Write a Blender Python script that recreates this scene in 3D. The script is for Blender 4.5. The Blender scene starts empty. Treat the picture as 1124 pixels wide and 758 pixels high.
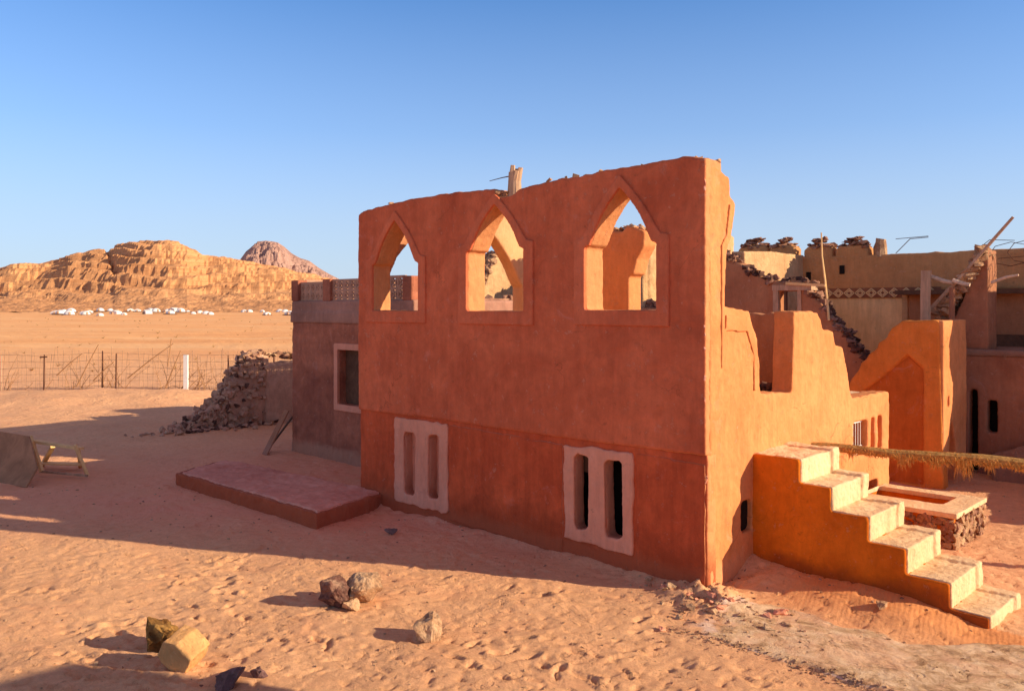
import bpy, bmesh, math, random
from mathutils import Vector, noise, Matrix
from mathutils.geometry import tessellate_polygon
random.seed(7)
C = bpy.context.scene.collection
rad = math.radians
# ------------------------------------------------------------------ frame of reference (metres)
# world X runs along the arched wall, world Y along the stepped side wall, origin at the corner of the house
CAM = (6.29, -10.41, 4.0)
RX, RY = .718, .696            # camera right
FX, FY = -.696, .718           # camera forward
def W(xc, d, z=0.0):           # survey point: xc metres right of and d metres ahead of the viewpoint
    return Vector((CAM[0] + RX*xc + FX*d, CAM[1] + RY*xc + FY*d, z))
SUN_AZ, SUN_EL = rad(28), rad(21)

# ------------------------------------------------------------------ materials
def nt(name):
    m = bpy.data.materials.new(name); m.use_nodes = True
    t = m.node_tree; t.nodes.clear()
    o = t.nodes.new('ShaderNodeOutputMaterial'); b = t.nodes.new('ShaderNodeBsdfPrincipled')
    t.links.new(b.outputs[0], o.inputs[0])
    b.inputs['Roughness'].default_value = .95
    b.inputs['Specular IOR Level'].default_value = .12
    return m, t, b
def nd(t, kind, **kw):
    n = t.nodes.new(kind)
    for k, v in kw.items():
        if k in n.inputs: n.inputs[k].default_value = v
        else: setattr(n, k, v)
    return n
def pos(t, scale=(1,1,1)):
    g = nd(t, 'ShaderNodeNewGeometry'); mp = nd(t, 'ShaderNodeMapping')
    mp.inputs['Scale'].default_value = scale
    t.links.new(g.outputs['Position'], mp.inputs['Vector']); return mp.outputs[0]
def noi(t, vec, scale, detail=4, rough=.6, dist=0):
    n = nd(t, 'ShaderNodeTexNoise'); n.inputs['Scale'].default_value = scale
    n.inputs['Detail'].default_value = detail; n.inputs['Roughness'].default_value = rough
    n.inputs['Distortion'].default_value = dist
    t.links.new(vec, n.inputs['Vector']); return n.outputs['Fac']
def ramp(t, fac, stops):
    r = nd(t, 'ShaderNodeValToRGB'); e = r.color_ramp.elements
    e[0].position, e[0].color = stops[0][0], (*stops[0][1], 1)
    e[1].position, e[1].color = stops[1][0], (*stops[1][1], 1)
    for p, c in stops[2:]:
        x = e.new(p); x.color = (*c, 1)
    t.links.new(fac, r.inputs[0]); return r.outputs[0]
def g(v): return (v, v, v)
def mix(t, fac, a, b, mode='MIX'):
    m = nd(t, 'ShaderNodeMix'); m.data_type = 'RGBA'; m.blend_type = mode
    for s, v in ((m.inputs[0], fac), (m.inputs[6], a), (m.inputs[7], b)):
        if isinstance(v, (int, float)): s.default_value = v
        elif isinstance(v, tuple): s.default_value = (*v, 1)
        else: t.links.new(v, s)
    return m.outputs[2]
def math_(t, op, a, b=0.0):
    m = nd(t, 'ShaderNodeMath'); m.operation = op
    for s, v in ((m.inputs[0], a), (m.inputs[1], b)):
        if isinstance(v, (int, float)): s.default_value = v
        else: t.links.new(v, s)
    return m.outputs[0]
def bump(t, b, h, strength=.4, dist=.02, prev=None):
    n = nd(t, 'ShaderNodeBump'); n.inputs['Strength'].default_value = strength; n.inputs['Distance'].default_value = dist
    t.links.new(h, n.inputs['Height'])
    if prev is not None: t.links.new(prev, n.inputs['Normal'])
    t.links.new(n.outputs[0], b.inputs['Normal']); return n.outputs[0]
def mul(c, k): return tuple(min(1, x*k) for x in c)

def plaster(name, col, col2=None, var=.22, base_dust=None, streak=.13, bumpk=.55, cracks=.35, dusttop=.45, reveal=None, reveal_x=False, chips=1.0, damp=False):
    m, t, b = nt(name); p = pos(t)
    col2 = col2 or mul(col, 1-var*1.6)
    big = noi(t, p, .7, 5, .62, .6)
    c = ramp(t, big, [(.3, col2), (.68, mul(col, 1+var*.35))])
    mid = noi(t, p, 4.5, 6, .7, .4)
    c = mix(t, 1.0, c, ramp(t, mid, [(.28, g(1-var*.75)), (.72, g(1+var*.3))]), 'MULTIPLY')
    st = noi(t, pos(t, (2.6, 2.6, .32)), 2.2, 5, .65, .3)
    c = mix(t, streak, c, ramp(t, st, [(.36, mul(col, .62)), (.6, mul(col, 1.05))]))
    # pale worn blotches and dark specks
    wb = ramp(t, noi(t, p, 1.9, 8, .75, 1.0), [(.6, g(0)), (.74, g(1))])
    c = mix(t, math_(t, 'MULTIPLY', wb, .28), c, mul(tuple((x*.6+.4*.75) for x in col), 1.05))
    sp = ramp(t, noi(t, p, 22, 3, .6), [(.68, g(0)), (.76, g(1))])
    c = mix(t, math_(t, 'MULTIPLY', sp, .25), c, mul(col, .5))
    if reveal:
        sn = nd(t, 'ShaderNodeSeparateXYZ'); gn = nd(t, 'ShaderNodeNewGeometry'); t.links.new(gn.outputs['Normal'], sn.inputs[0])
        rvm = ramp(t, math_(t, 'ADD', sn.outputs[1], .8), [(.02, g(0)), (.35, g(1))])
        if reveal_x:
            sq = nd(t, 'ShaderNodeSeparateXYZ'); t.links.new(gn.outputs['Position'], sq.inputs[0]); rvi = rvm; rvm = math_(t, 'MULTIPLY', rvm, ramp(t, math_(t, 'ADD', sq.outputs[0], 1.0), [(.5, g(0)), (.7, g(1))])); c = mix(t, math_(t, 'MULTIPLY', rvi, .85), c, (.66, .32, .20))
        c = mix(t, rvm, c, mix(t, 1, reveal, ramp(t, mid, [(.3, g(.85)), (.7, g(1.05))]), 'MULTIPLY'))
    if base_dust:
        z = nd(t, 'ShaderNodeSeparateXYZ'); gg = nd(t, 'ShaderNodeNewGeometry')
        t.links.new(gg.outputs['Position'], z.inputs[0])
        zz = math_(t, 'SUBTRACT', z.outputs[2], math_(t, 'MULTIPLY', noi(t, p, 1.6, 5, .6), dusttop))
        f = ramp(t, zz, [(0.0, g(1)), (.16, g(0))])
        c = mix(t, math_(t, 'MULTIPLY', f, .75), c, base_dust)
    # trowel strokes and flaked chips
    tm = nd(t, 'ShaderNodeMapping'); tm.inputs['Rotation'].default_value = (.5, .6, .4); tm.inputs['Scale'].default_value = (9, 9, 1.6)
    t.links.new(p, tm.inputs['Vector']); tw = noi(t, tm.outputs[0], 1.0, 6, .7, .6)
    c = mix(t, 1, c, ramp(t, tw, [(.30, g(.90)), (.52, g(1.0)), (.70, g(1.06))]), 'MULTIPLY')
    cn = noi(t, p, 6.5, 9, .78, .2); chip = ramp(t, cn, [(.60, g(0)), (.62, g(1))])
    c = mix(t, math_(t, 'MULTIPLY', chip, .38*chips), c, tuple(x*.55+.45*y for x, y in zip(col, (.85, .60, .42))))
    dent = ramp(t, cn, [(.355, g(1)), (.39, g(0))]); c = mix(t, math_(t, 'MULTIPLY', dent, .45*chips), c, mul(col, .45))
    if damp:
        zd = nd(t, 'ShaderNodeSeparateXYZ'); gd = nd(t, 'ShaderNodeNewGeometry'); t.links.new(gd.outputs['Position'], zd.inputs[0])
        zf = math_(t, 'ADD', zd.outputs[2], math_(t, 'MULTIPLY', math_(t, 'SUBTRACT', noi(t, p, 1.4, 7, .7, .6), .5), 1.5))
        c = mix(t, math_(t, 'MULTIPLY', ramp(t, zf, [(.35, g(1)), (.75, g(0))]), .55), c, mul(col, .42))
    # hairline cracks
    v = nd(t, 'ShaderNodeTexVoronoi'); v.feature = 'DISTANCE_TO_EDGE'; v.inputs['Scale'].default_value = .75
    wv = nd(t, 'ShaderNodeVectorMath'); wv.operation = 'ADD'
    nn = nd(t, 'ShaderNodeTexNoise'); nn.inputs['Scale'].default_value = 2.3; nn.inputs['Detail'].default_value = 5
    t.links.new(p, nn.inputs['Vector']); t.links.new(p, wv.inputs[0]); t.links.new(nn.outputs['Color'], wv.inputs[1])
    t.links.new(wv.outputs[0], v.inputs['Vector'])
    ck = ramp(t, v.outputs['Distance'], [(0.0, g(1)), (.006, g(0))])
    ckm = ramp(t, noi(t, p, .8, 2, .5), [(.52, g(0)), (.6, g(1))])
    ck = math_(t, 'MULTIPLY', ck, ckm)
    c = mix(t, math_(t, 'MULTIPLY', ck, cracks), c, mul(col, .35))
    t.links.new(c, b.inputs['Base Color'])
    n = bump(t, b, noi(t, p, 3.0, 8, .68, .3), bumpk, .05)
    n = bump(t, b, noi(t, p, 22, 7, .75), bumpk*1.3, .012, n)
    n = bump(t, b, tw, bumpk*1.2, .014, n)
    n = bump(t, b, math_(t, 'SUBTRACT', 1.0, chip), .6*chips, .008, n)
    bump(t, b, math_(t, 'SUBTRACT', 1.0, ck), cracks*.8, .006, n)
    return m
def stone(name, a, b_, c_, scale=3.0, rough=.95, bk=.8):
    m, t, b = nt(name); p = pos(t)
    oi = nd(t, 'ShaderNodeTexVoronoi'); oi.inputs['Scale'].default_value = 5.5; t.links.new(p, oi.inputs['Vector'])
    c = ramp(t, noi(t, p, scale, 8, .7, .5), [(.3, a), (.5, b_), (.7, c_)])
    c = mix(t, .45, c, ramp(t, math_(t, 'MULTIPLY', nd_sep(t, oi.outputs['Color']), 1), [(0, a), (.5, b_), (1, c_)]))
    c = mix(t, 1, c, ramp(t, noi(t, p, scale*8, 5, .7), [(.3, g(.65)), (.7, g(1.12))]), 'MULTIPLY')
    t.links.new(c, b.inputs['Base Color']); b.inputs['Roughness'].default_value = rough
    n = bump(t, b, noi(t, p, scale*3, 8, .75), bk, .05)
    bump(t, b, noi(t, p, scale*16, 4, .7), bk*.6, .01, n)
    return m
def nd_sep(t, col):
    s = nd(t, 'ShaderNodeSeparateColor'); t.links.new(col, s.inputs[0]); return s.outputs[0]
def plain(name, col, rough=.8, var=.3, scale=6, stretch=(1,1,1), metal=0):
    m, t, b = nt(name); p = pos(t, stretch)
    c = ramp(t, noi(t, p, scale, 7, .7, .5), [(.3, mul(col, 1-var)), (.7, mul(col, 1+var*.5))])
    t.links.new(c, b.inputs['Base Color']); b.inputs['Roughness'].default_value = rough; b.inputs['Metallic'].default_value = metal
    bump(t, b, noi(t, p, scale*2.5, 6, .7), .5, .012)
    return m

SAND = (.98, .545, .285)
MT = {}
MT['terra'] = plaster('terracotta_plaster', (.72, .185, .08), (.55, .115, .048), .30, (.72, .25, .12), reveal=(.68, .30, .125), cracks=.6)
MT['terra_flat'] = plaster('terracotta_surround', (.74, .20, .09), (.62, .14, .06), .24)
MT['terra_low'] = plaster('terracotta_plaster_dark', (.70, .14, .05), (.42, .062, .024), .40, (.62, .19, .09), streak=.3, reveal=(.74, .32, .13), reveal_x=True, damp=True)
MT['terra_side'] = plaster('orange_plaster', (.78, .325, .125), (.68, .235, .08), .24, (.74, .34, .16), cracks=1.0)
MT['surround'] = plaster('pale_pink_plaster', (.84, .38, .24), (.74, .30, .18), .14, None)
MT['stair'] = plaster('ochre_orange_plaster', (.76, .205, .016), (.54, .115, .008), .30, (.30, .065, .015), dusttop=.55)
MT['tread'] = plaster('worn_cement', (.92, .67, .40), (.84, .54, .29), .18, None, streak=.1, bumpk=1.0, cracks=.6, chips=.7)
MT['jamb'] = plaster('sunlit_plaster', (.74, .42, .20), None, .14, None)
MT['brown'] = plaster('brown_mud_plaster', (.54, .25, .12), (.42, .17, .08), .2, None)
MT['greyrose'] = plaster('greyish_rose_plaster', (.52, .19, .105), (.29, .095, .058), .42, (.55, .28, .17), bumpk=.9)
MT['fort'] = plaster('tan_mud_plaster', (.62, .32, .13), (.52, .24, .09), .2, None, bumpk=.8)
MT['lattice'] = plaster('lattice_cement', (.60, .34, .22), None, .2)
MT['beige'] = plaster('beige_plaster', (.94, .66, .33), (.80, .50, .22), .22, None, streak=.4)
MT['cream'] = plaster('cream_mud_wall', (.74, .46, .23), (.58, .32, .15), .28, None, bumpk=1.2)
MT['purple'] = plaster('dusty_rose_plaster', (.44, .20, .105), (.33, .13, .068), .24, (.42, .2, .13))
MT['grey'] = plaster('grey_cement', (.36, .22, .15), (.27, .15, .10), .28, None)
MT['rubble'] = stone('rubble_stone', (.14, .065, .05), (.38, .19, .12), (.62, .36, .23))
MT['rubble_pale'] = stone('pale_rubble_stone', (.28, .13, .07), (.54, .31, .17), (.74, .50, .28))
MT['rubble_dark'] = stone('dark_basalt_stone', (.06, .03, .025), (.17, .085, .06), (.34, .18, .12))
MT['mortar'] = plaster('mud_mortar', (.68, .39, .25), (.52, .27, .17), .3, None, bumpk=1.2)
MT['wood'] = plain('weathered_wood', (.60, .38, .23), .85, .45, 5, (1, 1, .25))
MT['bleached'] = plain('bleached_wood', (.74, .55, .38), .85, .35, 9)
MT['wood_dark'] = plain('old_dark_timber', (.16, .085, .05), .9, .4, 5)
MT['wood_yellow'] = plain('pale_yellow_timber', (.92, .60, .26), .8, .2, 6)
MT['board'] = plain('dusty_plywood', (.44, .22, .11), .8, .35, 2.0)
MT['iron'] = plain('rusty_iron', (.13, .055, .035), .8, .4, 30)
MT['wire'] = plain('galvanised_wire', (.36, .20, .12), .6, .2, 30)
MT['white'] = plain('white_paint', (.82, .80, .76), .6, .1, 8)
MT['black'] = plain('opening_shade_black', (.02, .015, .012), .9, .2, 8)  # near-black colour that paints the shade inside openings
MT['straw'] = plain('dry_palm_fibre', (.46, .27, .09), .9, .6, 18)
MT['straw2'] = plain('dry_palm_fringe', (.70, .36, .09), .9, .6, 18)

# ------------------------------------------------------------------ object helpers
def tag(o, label=None, cat=None, group=None, kind=None):
    if label: o['label'] = label
    if cat: o['category'] = cat
    if group: o['group'] = group
    if kind: o['kind'] = kind
    return o
ORG = {}
def thing(name, label, cat, loc=(0, 0, 0), group=None):
    o = bpy.data.objects.new(name, None); o.empty_display_size = .2; C.objects.link(o)
    o.location = loc; ORG[o.name] = Vector(loc)
    return tag(o, label, cat, group)
def origin(o):
    return ORG.get(o.name, Vector((0, 0, 0)))
def obj(name, bm, mats, parent=None, loc=None, smooth=False):
    """world-space bmesh -> one mesh object; its origin goes to loc (or to the parent's origin)"""
    org = Vector(loc) if loc is not None else (origin(parent) if parent else Vector((0, 0, 0)))
    bmesh.ops.recalc_face_normals(bm, faces=bm.faces)
    bmesh.ops.translate(bm, verts=bm.verts, vec=-org)
    me = bpy.data.meshes.new(name); bm.to_mesh(me); bm.free()
    for m in (mats if isinstance(mats, (list, tuple)) else [mats]): me.materials.append(m)
    if smooth:
        for f in me.polygons: f.use_smooth = True
    o = bpy.data.objects.new(name, me); C.objects.link(o)
    if parent:
        o.parent = parent; o.location = org - origin(parent); ORG[o.name] = org
    else:
        o.location = org; ORG[o.name] = org
    return o
TEX = {}
def clouds(s, d=3):
    if (s, d) not in TEX:
        x = bpy.data.textures.new('clouds', 'CLOUDS'); x.noise_scale = s; x.noise_depth = d; TEX[(s, d)] = x
    return TEX[(s, d)]
def weather(o, voxel=.035, disp=.03, scale=.5, fine=.012, fscale=.09):
    m = o.modifiers.new('remesh', 'REMESH'); m.mode = 'VOXEL'; m.voxel_size = voxel; m.use_smooth_shade = True
    s = o.modifiers.new('smooth', 'SMOOTH'); s.factor = .5; s.iterations = 2
    for k, sc in ((disp, scale), (fine, fscale)):
        if k:
            d = o.modifiers.new('wear', 'DISPLACE'); d.texture = clouds(sc); d.strength = k; d.mid_level = .5
            d.texture_coords = 'LOCAL'
    return o
def prism(bm, loops, axis, a, b, mi=0):
    """extrude polygon (loops[0]) with holes (loops[1:]) given in the two other axes, between a and b on axis"""
    def P(uv, w):
        if axis == 'y': return (uv[0], w, uv[1])
        if axis == 'x': return (w, uv[0], uv[1])
        return (uv[0], uv[1], w)
    flat = [p for l in loops for p in l]
    tris = tessellate_polygon([[Vector((p[0], p[1], 0)) for p in l] for l in loops])
    va = [bm.verts.new(P(p, a)) for p in flat]; vb = [bm.verts.new(P(p, b)) for p in flat]
    for t in tris:
        for vs in ([va[i] for i in t], [vb[i] for i in reversed(t)]):
            try: f = bm.faces.new(vs); f.material_index = mi
            except ValueError: pass
    k = 0
    for l in loops:
        n = len(l)
        for i in range(n):
            j = (i+1) % n
            f = bm.faces.new((va[k+i], va[k+j], vb[k+j], vb[k+i])); f.material_index = mi
        k += n
def box(bm, x0, x1, y0, y1, z0, z1, mi=0):
    prism(bm, [[(x0, y0), (x1, y0), (x1, y1), (x0, y1)]], 'z', z0, z1, mi)
def rot_box(bm, c, size, rot, mi=0):
    M = Matrix.Translation(c) @ rot.to_4x4() @ Matrix.Diagonal((*size, 1))
    r = bmesh.ops.create_cube(bm, size=1, matrix=M)
    for f in {f for v in r['verts'] for f in v.link_faces}: f.material_index = mi
def beam(bm, p, q, w, h=None, mi=0):
    p, q = Vector(p), Vector(q); d = q-p
    rot_box(bm, (p+q)/2, (w, h or w, d.length), d.to_track_quat('Z', 'Y').to_matrix(), mi)
def tube(bm, pts, r0, r1=None, seg=7, mi=0, wob=0):
    r1 = r0 if r1 is None else r1; rings = []; pts = [Vector(p) for p in pts]; n = len(pts)
    for i, p in enumerate(pts):
        d = (pts[min(i+1, n-1)]-pts[max(i-1, 0)]).normalized(); u = d.orthogonal().normalized(); v = d.cross(u)
        if i: # keep frames aligned
            pu = rings[-1][1]; u = (pu-d*pu.dot(d)).normalized(); v = d.cross(u)
        r = r0+(r1-r0)*i/max(1, n-1)
        ring = [bm.verts.new(p+(u*math.cos(a)+v*math.sin(a))*r*(1+wob*random.uniform(-1, 1))) for a in [2*math.pi*k/seg for k in range(seg)]]
        rings.append((ring, u))
    for i in range(n-1):
        A, B = rings[i][0], rings[i+1][0]
        for k in range(seg):
            f = bm.faces.new((A[k], A[(k+1) % seg], B[(k+1) % seg], B[k])); f.material_index = mi
    for rg in (rings[0][0], rings[-1][0]):
        f = bm.faces.new(rg); f.material_index = mi
def hull_rock(bm, c, s, n=11, mi=0, rz=None, rnd=random):
    c = Vector(c); M = Matrix.Rotation(rnd.uniform(0, 6.3) if rz is None else rz, 3, 'Z') @ Matrix.Rotation(rnd.uniform(-.35, .35), 3, 'X')
    vs = []
    for i in range(n):
        v = Vector((rnd.gauss(0, 1), rnd.gauss(0, 1), rnd.gauss(0, 1))).normalized()
        v = Vector((max(-.72, min(.72, v.x)), max(-.72, min(.72, v.y)), max(-.7, min(.7, v.z))))*rnd.uniform(.9, 1.05)
        vs.append(bm.verts.new(c + M @ Vector((v.x*s[0], v.y*s[1], v.z*s[2]))))
    r = bmesh.ops.convex_hull(bm, input=vs)
    for f in [x for x in r['geom'] if isinstance(x, bmesh.types.BMFace)]: f.material_index = mi
    junk = [x for x in r['geom_interior'] if isinstance(x, bmesh.types.BMVert)]
    if junk: bmesh.ops.delete(bm, geom=junk, context='VERTS')
def rock_object(name, c, s, mat, label=None, cat='rock', group=None, seed=1, n=13, sub=3, rough=.12, rz=None):
    rnd = random.Random(seed); bm = bmesh.new(); hull_rock(bm, c, s, n, 0, rz, rnd)
    for k in range(sub):
        bmesh.ops.subdivide_edges(bm, edges=bm.edges, cuts=1, use_grid_fill=True)
        bmesh.ops.triangulate(bm, faces=bm.faces)
    k = max(s)
    for v in bm.verts:
        p = v.co*(2.2/k)+Vector((seed, 0, 0)); d = (v.co-Vector(c)).normalized()
        v.co += d*k*rough*(noise.fractal(p, .8, 2.1, 5)-.0) - d*k*rough*.5*abs(noise.noise(p*2.7))
    o = obj(name, bm, mat, loc=(c[0], c[1], 0.0), smooth=False)
    return tag(o, label, cat, group)
def crumble(pts, step=.12, amp=.035, seed=0):
    """irregular copy of a polyline (list of 2-D points)"""
    out = []
    for (a, b) in zip(pts[:-1], pts[1:]):
        L = math.hypot(b[0]-a[0], b[1]-a[1]); n = max(1, int(L/step))
        for i in range(n):
            f = i/n; q = (a[0]+(b[0]-a[0])*f, a[1]+(b[1]-a[1])*f)
            if 0 < i: q = (q[0]+amp*noise.noise(Vector((q[0]*5, q[1]*5, seed))), q[1]+amp*1.6*noise.noise(Vector((q[0]*6, seed+9, q[1]*6))))
            out.append(q)
    out.append(pts[-1]); return out
def stones_along(bm, path, width, smin, smax, count, mi=(0,), flat=.6, seed=0, spread=.1):
    """path of 3-D points, stones piled on it; width vector = (dx,dy)"""
    rnd = random.Random(seed); path = [Vector(p) for p in path]
    Ls = [(b-a).length for a, b in zip(path[:-1], path[1:])]; T = sum(Ls)
    for k in range(count):
        s = rnd.random()*T; i = 0
        while i < len(Ls)-1 and s > Ls[i]: s -= Ls[i]; i += 1
        p = path[i].lerp(path[i+1], s/max(Ls[i], .01)); w = rnd.uniform(0, 1)
        p = p+Vector((width[0]*w, width[1]*w, rnd.uniform(-spread, spread)))
        z = rnd.uniform(smin, smax)
        hull_rock(bm, p, (z, z*rnd.uniform(.6, 1), z*flat*rnd.uniform(.7, 1.2)), 10, rnd.choice(mi), rnd=rnd)

# ------------------------------------------------------------------ ground
def fbm(x, y, s, o=4, seed=0.):
    return noise.fractal(Vector((x*s, y*s, seed)), .9, 2.1, o)
prints = {}
rnd = random.Random(3)
def add_print(x, y, a, L, Wd, dep):
    for i in range(int((x-.4)//.5), int((x+.4)//.5)+1):
        for j in range(int((y-.4)//.5), int((y+.4)//.5)+1):
            prints.setdefault((i, j), []).append((x, y, math.cos(a), math.sin(a), L, Wd, dep))
for k in range(520):                                    # trodden sand in the foreground
    d = rnd.uniform(8.2, 13.6); xc = rnd.uniform(-.68, .30)*d
    p = W(xc, d); a = rnd.uniform(0, 6.28)
    if rnd.random() < .6: a = rnd.gauss(.7, .5)
    add_print(p.x, p.y, a, rnd.uniform(.06, .14), rnd.uniform(.03, .055), rnd.uniform(.012, .04))
for tr in range(9):                                     # walked lines
    d = rnd.uniform(9, 20); xc = rnd.uniform(-8, 2); p = W(xc, d); a = rnd.uniform(0, 6.28); x, y = p.x, p.y
    for k in range(26):
        a += rnd.gauss(0, .12); x += .36*math.cos(a); y += .36*math.sin(a); s = .1 if k % 2 else -.1
        add_print(x-s*math.sin(a), y+s*math.cos(a), a, .14, .055, .03)
def print_h(x, y):
    h = 0
    for (px, py, ca, sa, L, Wd, dep) in prints.get((int(x//.5), int(y//.5)), ()):
        dx, dy = x-px, y-py; u = (dx*ca+dy*sa)/L; v = (-dx*sa+dy*ca)/Wd; r = u*u+v*v
        if r < 5: h += dep*(-math.exp(-r*1.1)*1.15 + .42*math.exp(-(math.sqrt(r)-1.55)**2*5)*(1+.5*u))
    return h
def sstep(a, b, x):
    t = max(0., min(1., (x-a)/(b-a))); return t*t*(3-2*t)
def rect_dist(x, y, r):
    dx = max(r[0]-x, 0, x-r[1]); dy = max(r[2]-y, 0, y-r[3]); return math.hypot(dx, dy)
def slab_mask(x, y):
    w = .16*fbm(x, y, 1.3, 4, 5.); e = .09*fbm(x, y, 4, 3, 8.)
    top = .12+.25*sstep(2.6, 3.6, x)*3.2 + w
    a = sstep(-1.42, -1.34, y+e*.5+.1*fbm(x, y, .9, 2, 2)) * (1-sstep(top-.08, top+.1, y)) * sstep(.25, 1.0, x+w*2.2)
    return a
def ground_h(x, y, near):
    r = math.hypot(x-CAM[0], y-CAM[1])
    h = .035*fbm(x, y, .35, 3) + .02*fbm(x, y, 1.1, 3, 4.)
    fence = W(-18, 38); d_f = (x-CAM[0])*FX+(y-CAM[1])*FY; xc = (x-CAM[0])*RX+(y-CAM[1])*RY
    if r > 24:
        k = sstep(24, 34, r)
        h += k*.12*fbm(x, y, .12, 4, 7.)
        h += .45*math.exp(-((d_f-37.5)/2.3)**2)*sstep(-40, -14, xc)*(1-sstep(-13.5, -11, xc))*(.7+.6*fbm(x, y, .25, 3, 3.))
    if r > 60:
        h += sstep(60, 120, r)*.25*fbm(x, y, .03, 3, 1.)
        h += max(0, d_f-350)*.010 if d_f < 620 else 2.7
        return h
    s = slab_mask(x, y) if near else 0
    if near:
        lit = 1-.45*(1 if (y < .2 and y > -6.5 and x < -.5 and (x*.5-y*.866) < 0) else 0)
        f = print_h(x, y)*(.15+1.25*sstep(-.2, .3, fbm(x, y, .45, 3, 21.)))+.010*fbm(x, y, 3.5, 5, 11.)-.022*sstep(.25, .6, fbm(x, y, 6.5, 3, 31.))
        h = h*1.0 + f*(1-s)*lit
        h = h*(1-s) + s*(.03 + .006*fbm(x, y, 7, 4, 2.))
    # sand piled against walls
    dh = rect_dist(x, y, (-8.2, 0, 0, 6.7)); h += .10*math.exp(-dh*3.2)*(.55+fbm(x, y, 1.1, 3, 6.))
    ds = rect_dist(x, y, (0, 3.2, 1.31, 2.55)); h += (.20*math.exp(-(ds/.62)**2) + .05*math.exp(-(ds/1.1)**2))*(.8+.5*fbm(x, y, .9, 2, 2.))*(1-s*.9)*(1-sstep(2.2, 3.3, x))
    h += .16*math.exp(-(((x-.15)/.5)**2+((y+.25)/.35)**2))*(.8+.8*fbm(x, y, 4, 4, 9.))
    return h
rows = [-60, -30, -12, -4, 0, 3, 5, 6]
d = 6.6
while d < 62: rows.append(d); d *= 1.0036
while d < 400: rows.append(d); d *= 1.02
while d < 9000: rows.append(d); d *= 1.12
cols = [-9, -5, -3, -2, -1.5, -1.2, -1., -.88, -.8, -.74]
a = -.70
while a < .70: cols.append(a); a += .0036
cols += [.74, .8, .88, 1., 1.2, 1.5, 2, 3, 5, 9]
verts = []; sm = []; rp = []
for d in rows:
    for a in cols:
        p = W(a*max(d, 8), d)
        near = d < 24
        verts.append((p.x, p.y, ground_h(p.x, p.y, near)))
        s = slab_mask(p.x, p.y) if near else 0; sm.append(s)
        ds = rect_dist(p.x, p.y, (0, 3.4, 1.1, 2.9))
        rp.append((1-s)*math.exp(-(ds/.9)**2)*sstep(.5, 1.1, p.x) if near and p.y < 1.4 else 0)
nc = len(cols); faces = []
for i in range(len(rows)-1):
    for j in range(nc-1):
        k = i*nc+j; faces.append((k, k+1, k+nc+1, k+nc))
me = bpy.data.meshes.new('sand_ground'); me.from_pydata(verts, [], faces)
for nm, dat in (('slab', sm), ('ripple', rp)):
    at = me.attributes.new(nm, 'FLOAT', 'POINT'); at.data.foreach_set('value', dat)
for f in me.polygons: f.use_smooth = True
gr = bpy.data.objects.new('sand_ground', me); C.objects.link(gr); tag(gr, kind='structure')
m, t, b = nt('desert_sand'); p = pos(t)
c = ramp(t, noi(t, p, .5, 6, .65, .4), [(.3, mul(SAND, .88)), (.7, mul(SAND, 1.06))])
c = mix(t, 1, c, ramp(t, noi(t, p, 7, 6, .7, .5), [(.3, (.84, .80, .78)), (.7, (1.08, 1.07, 1.05))]), 'MULTIPLY')
c = mix(t, 1, c, ramp(t, noi(t, p, 60, 3, .7), [(.3, g(.86)), (.7, g(1.08))]), 'MULTIPLY')
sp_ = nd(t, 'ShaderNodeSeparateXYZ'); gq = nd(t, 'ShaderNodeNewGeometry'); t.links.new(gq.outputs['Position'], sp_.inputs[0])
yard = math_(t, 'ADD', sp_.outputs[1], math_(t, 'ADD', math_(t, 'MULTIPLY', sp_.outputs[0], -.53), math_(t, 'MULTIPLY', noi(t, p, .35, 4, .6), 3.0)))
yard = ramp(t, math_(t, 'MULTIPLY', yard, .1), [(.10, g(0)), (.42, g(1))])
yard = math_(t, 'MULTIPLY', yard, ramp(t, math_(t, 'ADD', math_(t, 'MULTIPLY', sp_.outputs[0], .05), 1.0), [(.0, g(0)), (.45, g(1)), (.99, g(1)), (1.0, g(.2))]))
c = mix(t, math_(t, 'MULTIPLY', yard, .8), c, (.97, .40, .24))  # redder tint paints the warm tone of the house's shade into the sand
rpa = nd(t, 'ShaderNodeAttribute'); rpa.attribute_name = 'ripple'
# a redder, wind-blown skin and pale trodden patches
c = mix(t, math_(t, 'MULTIPLY', ramp(t, noi(t, p, .9, 5, .6, 1.), [(.5, g(0)), (.68, g(1))]), .45), c, (.88, .43, .22))
c = mix(t, math_(t, 'MULTIPLY', ramp(t, noi(t, p, 13, 5, .75, .5), [(.66, g(0)), (.72, g(1))]), .35), c, (.42, .20, .12))
c = mix(t, math_(t, 'MULTIPLY', rpa.outputs['Fac'], .9), c, (.84, .34, .12))
cr = noi(t, p, 8.5, 9, .80, .5); crease_shade = ramp(t, cr, [(.375, g(1)), (.415, g(0))]); crp = ramp(t, noi(t, p, .7, 4, .6, .5), [(.40, g(.15)), (.60, g(1))])
c = mix(t, math_(t, 'MULTIPLY', math_(t, 'MULTIPLY', crease_shade, crp), .62), c, (.40, .165, .075))  # painted shade: dark creases put into the sand colour
crest_light = ramp(t, cr, [(.60, g(0)), (.64, g(1))]); c = mix(t, math_(t, 'MULTIPLY', crest_light, .4), c, (1.0, .66, .42))  # painted highlight: pale crests put into the sand colour
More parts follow.
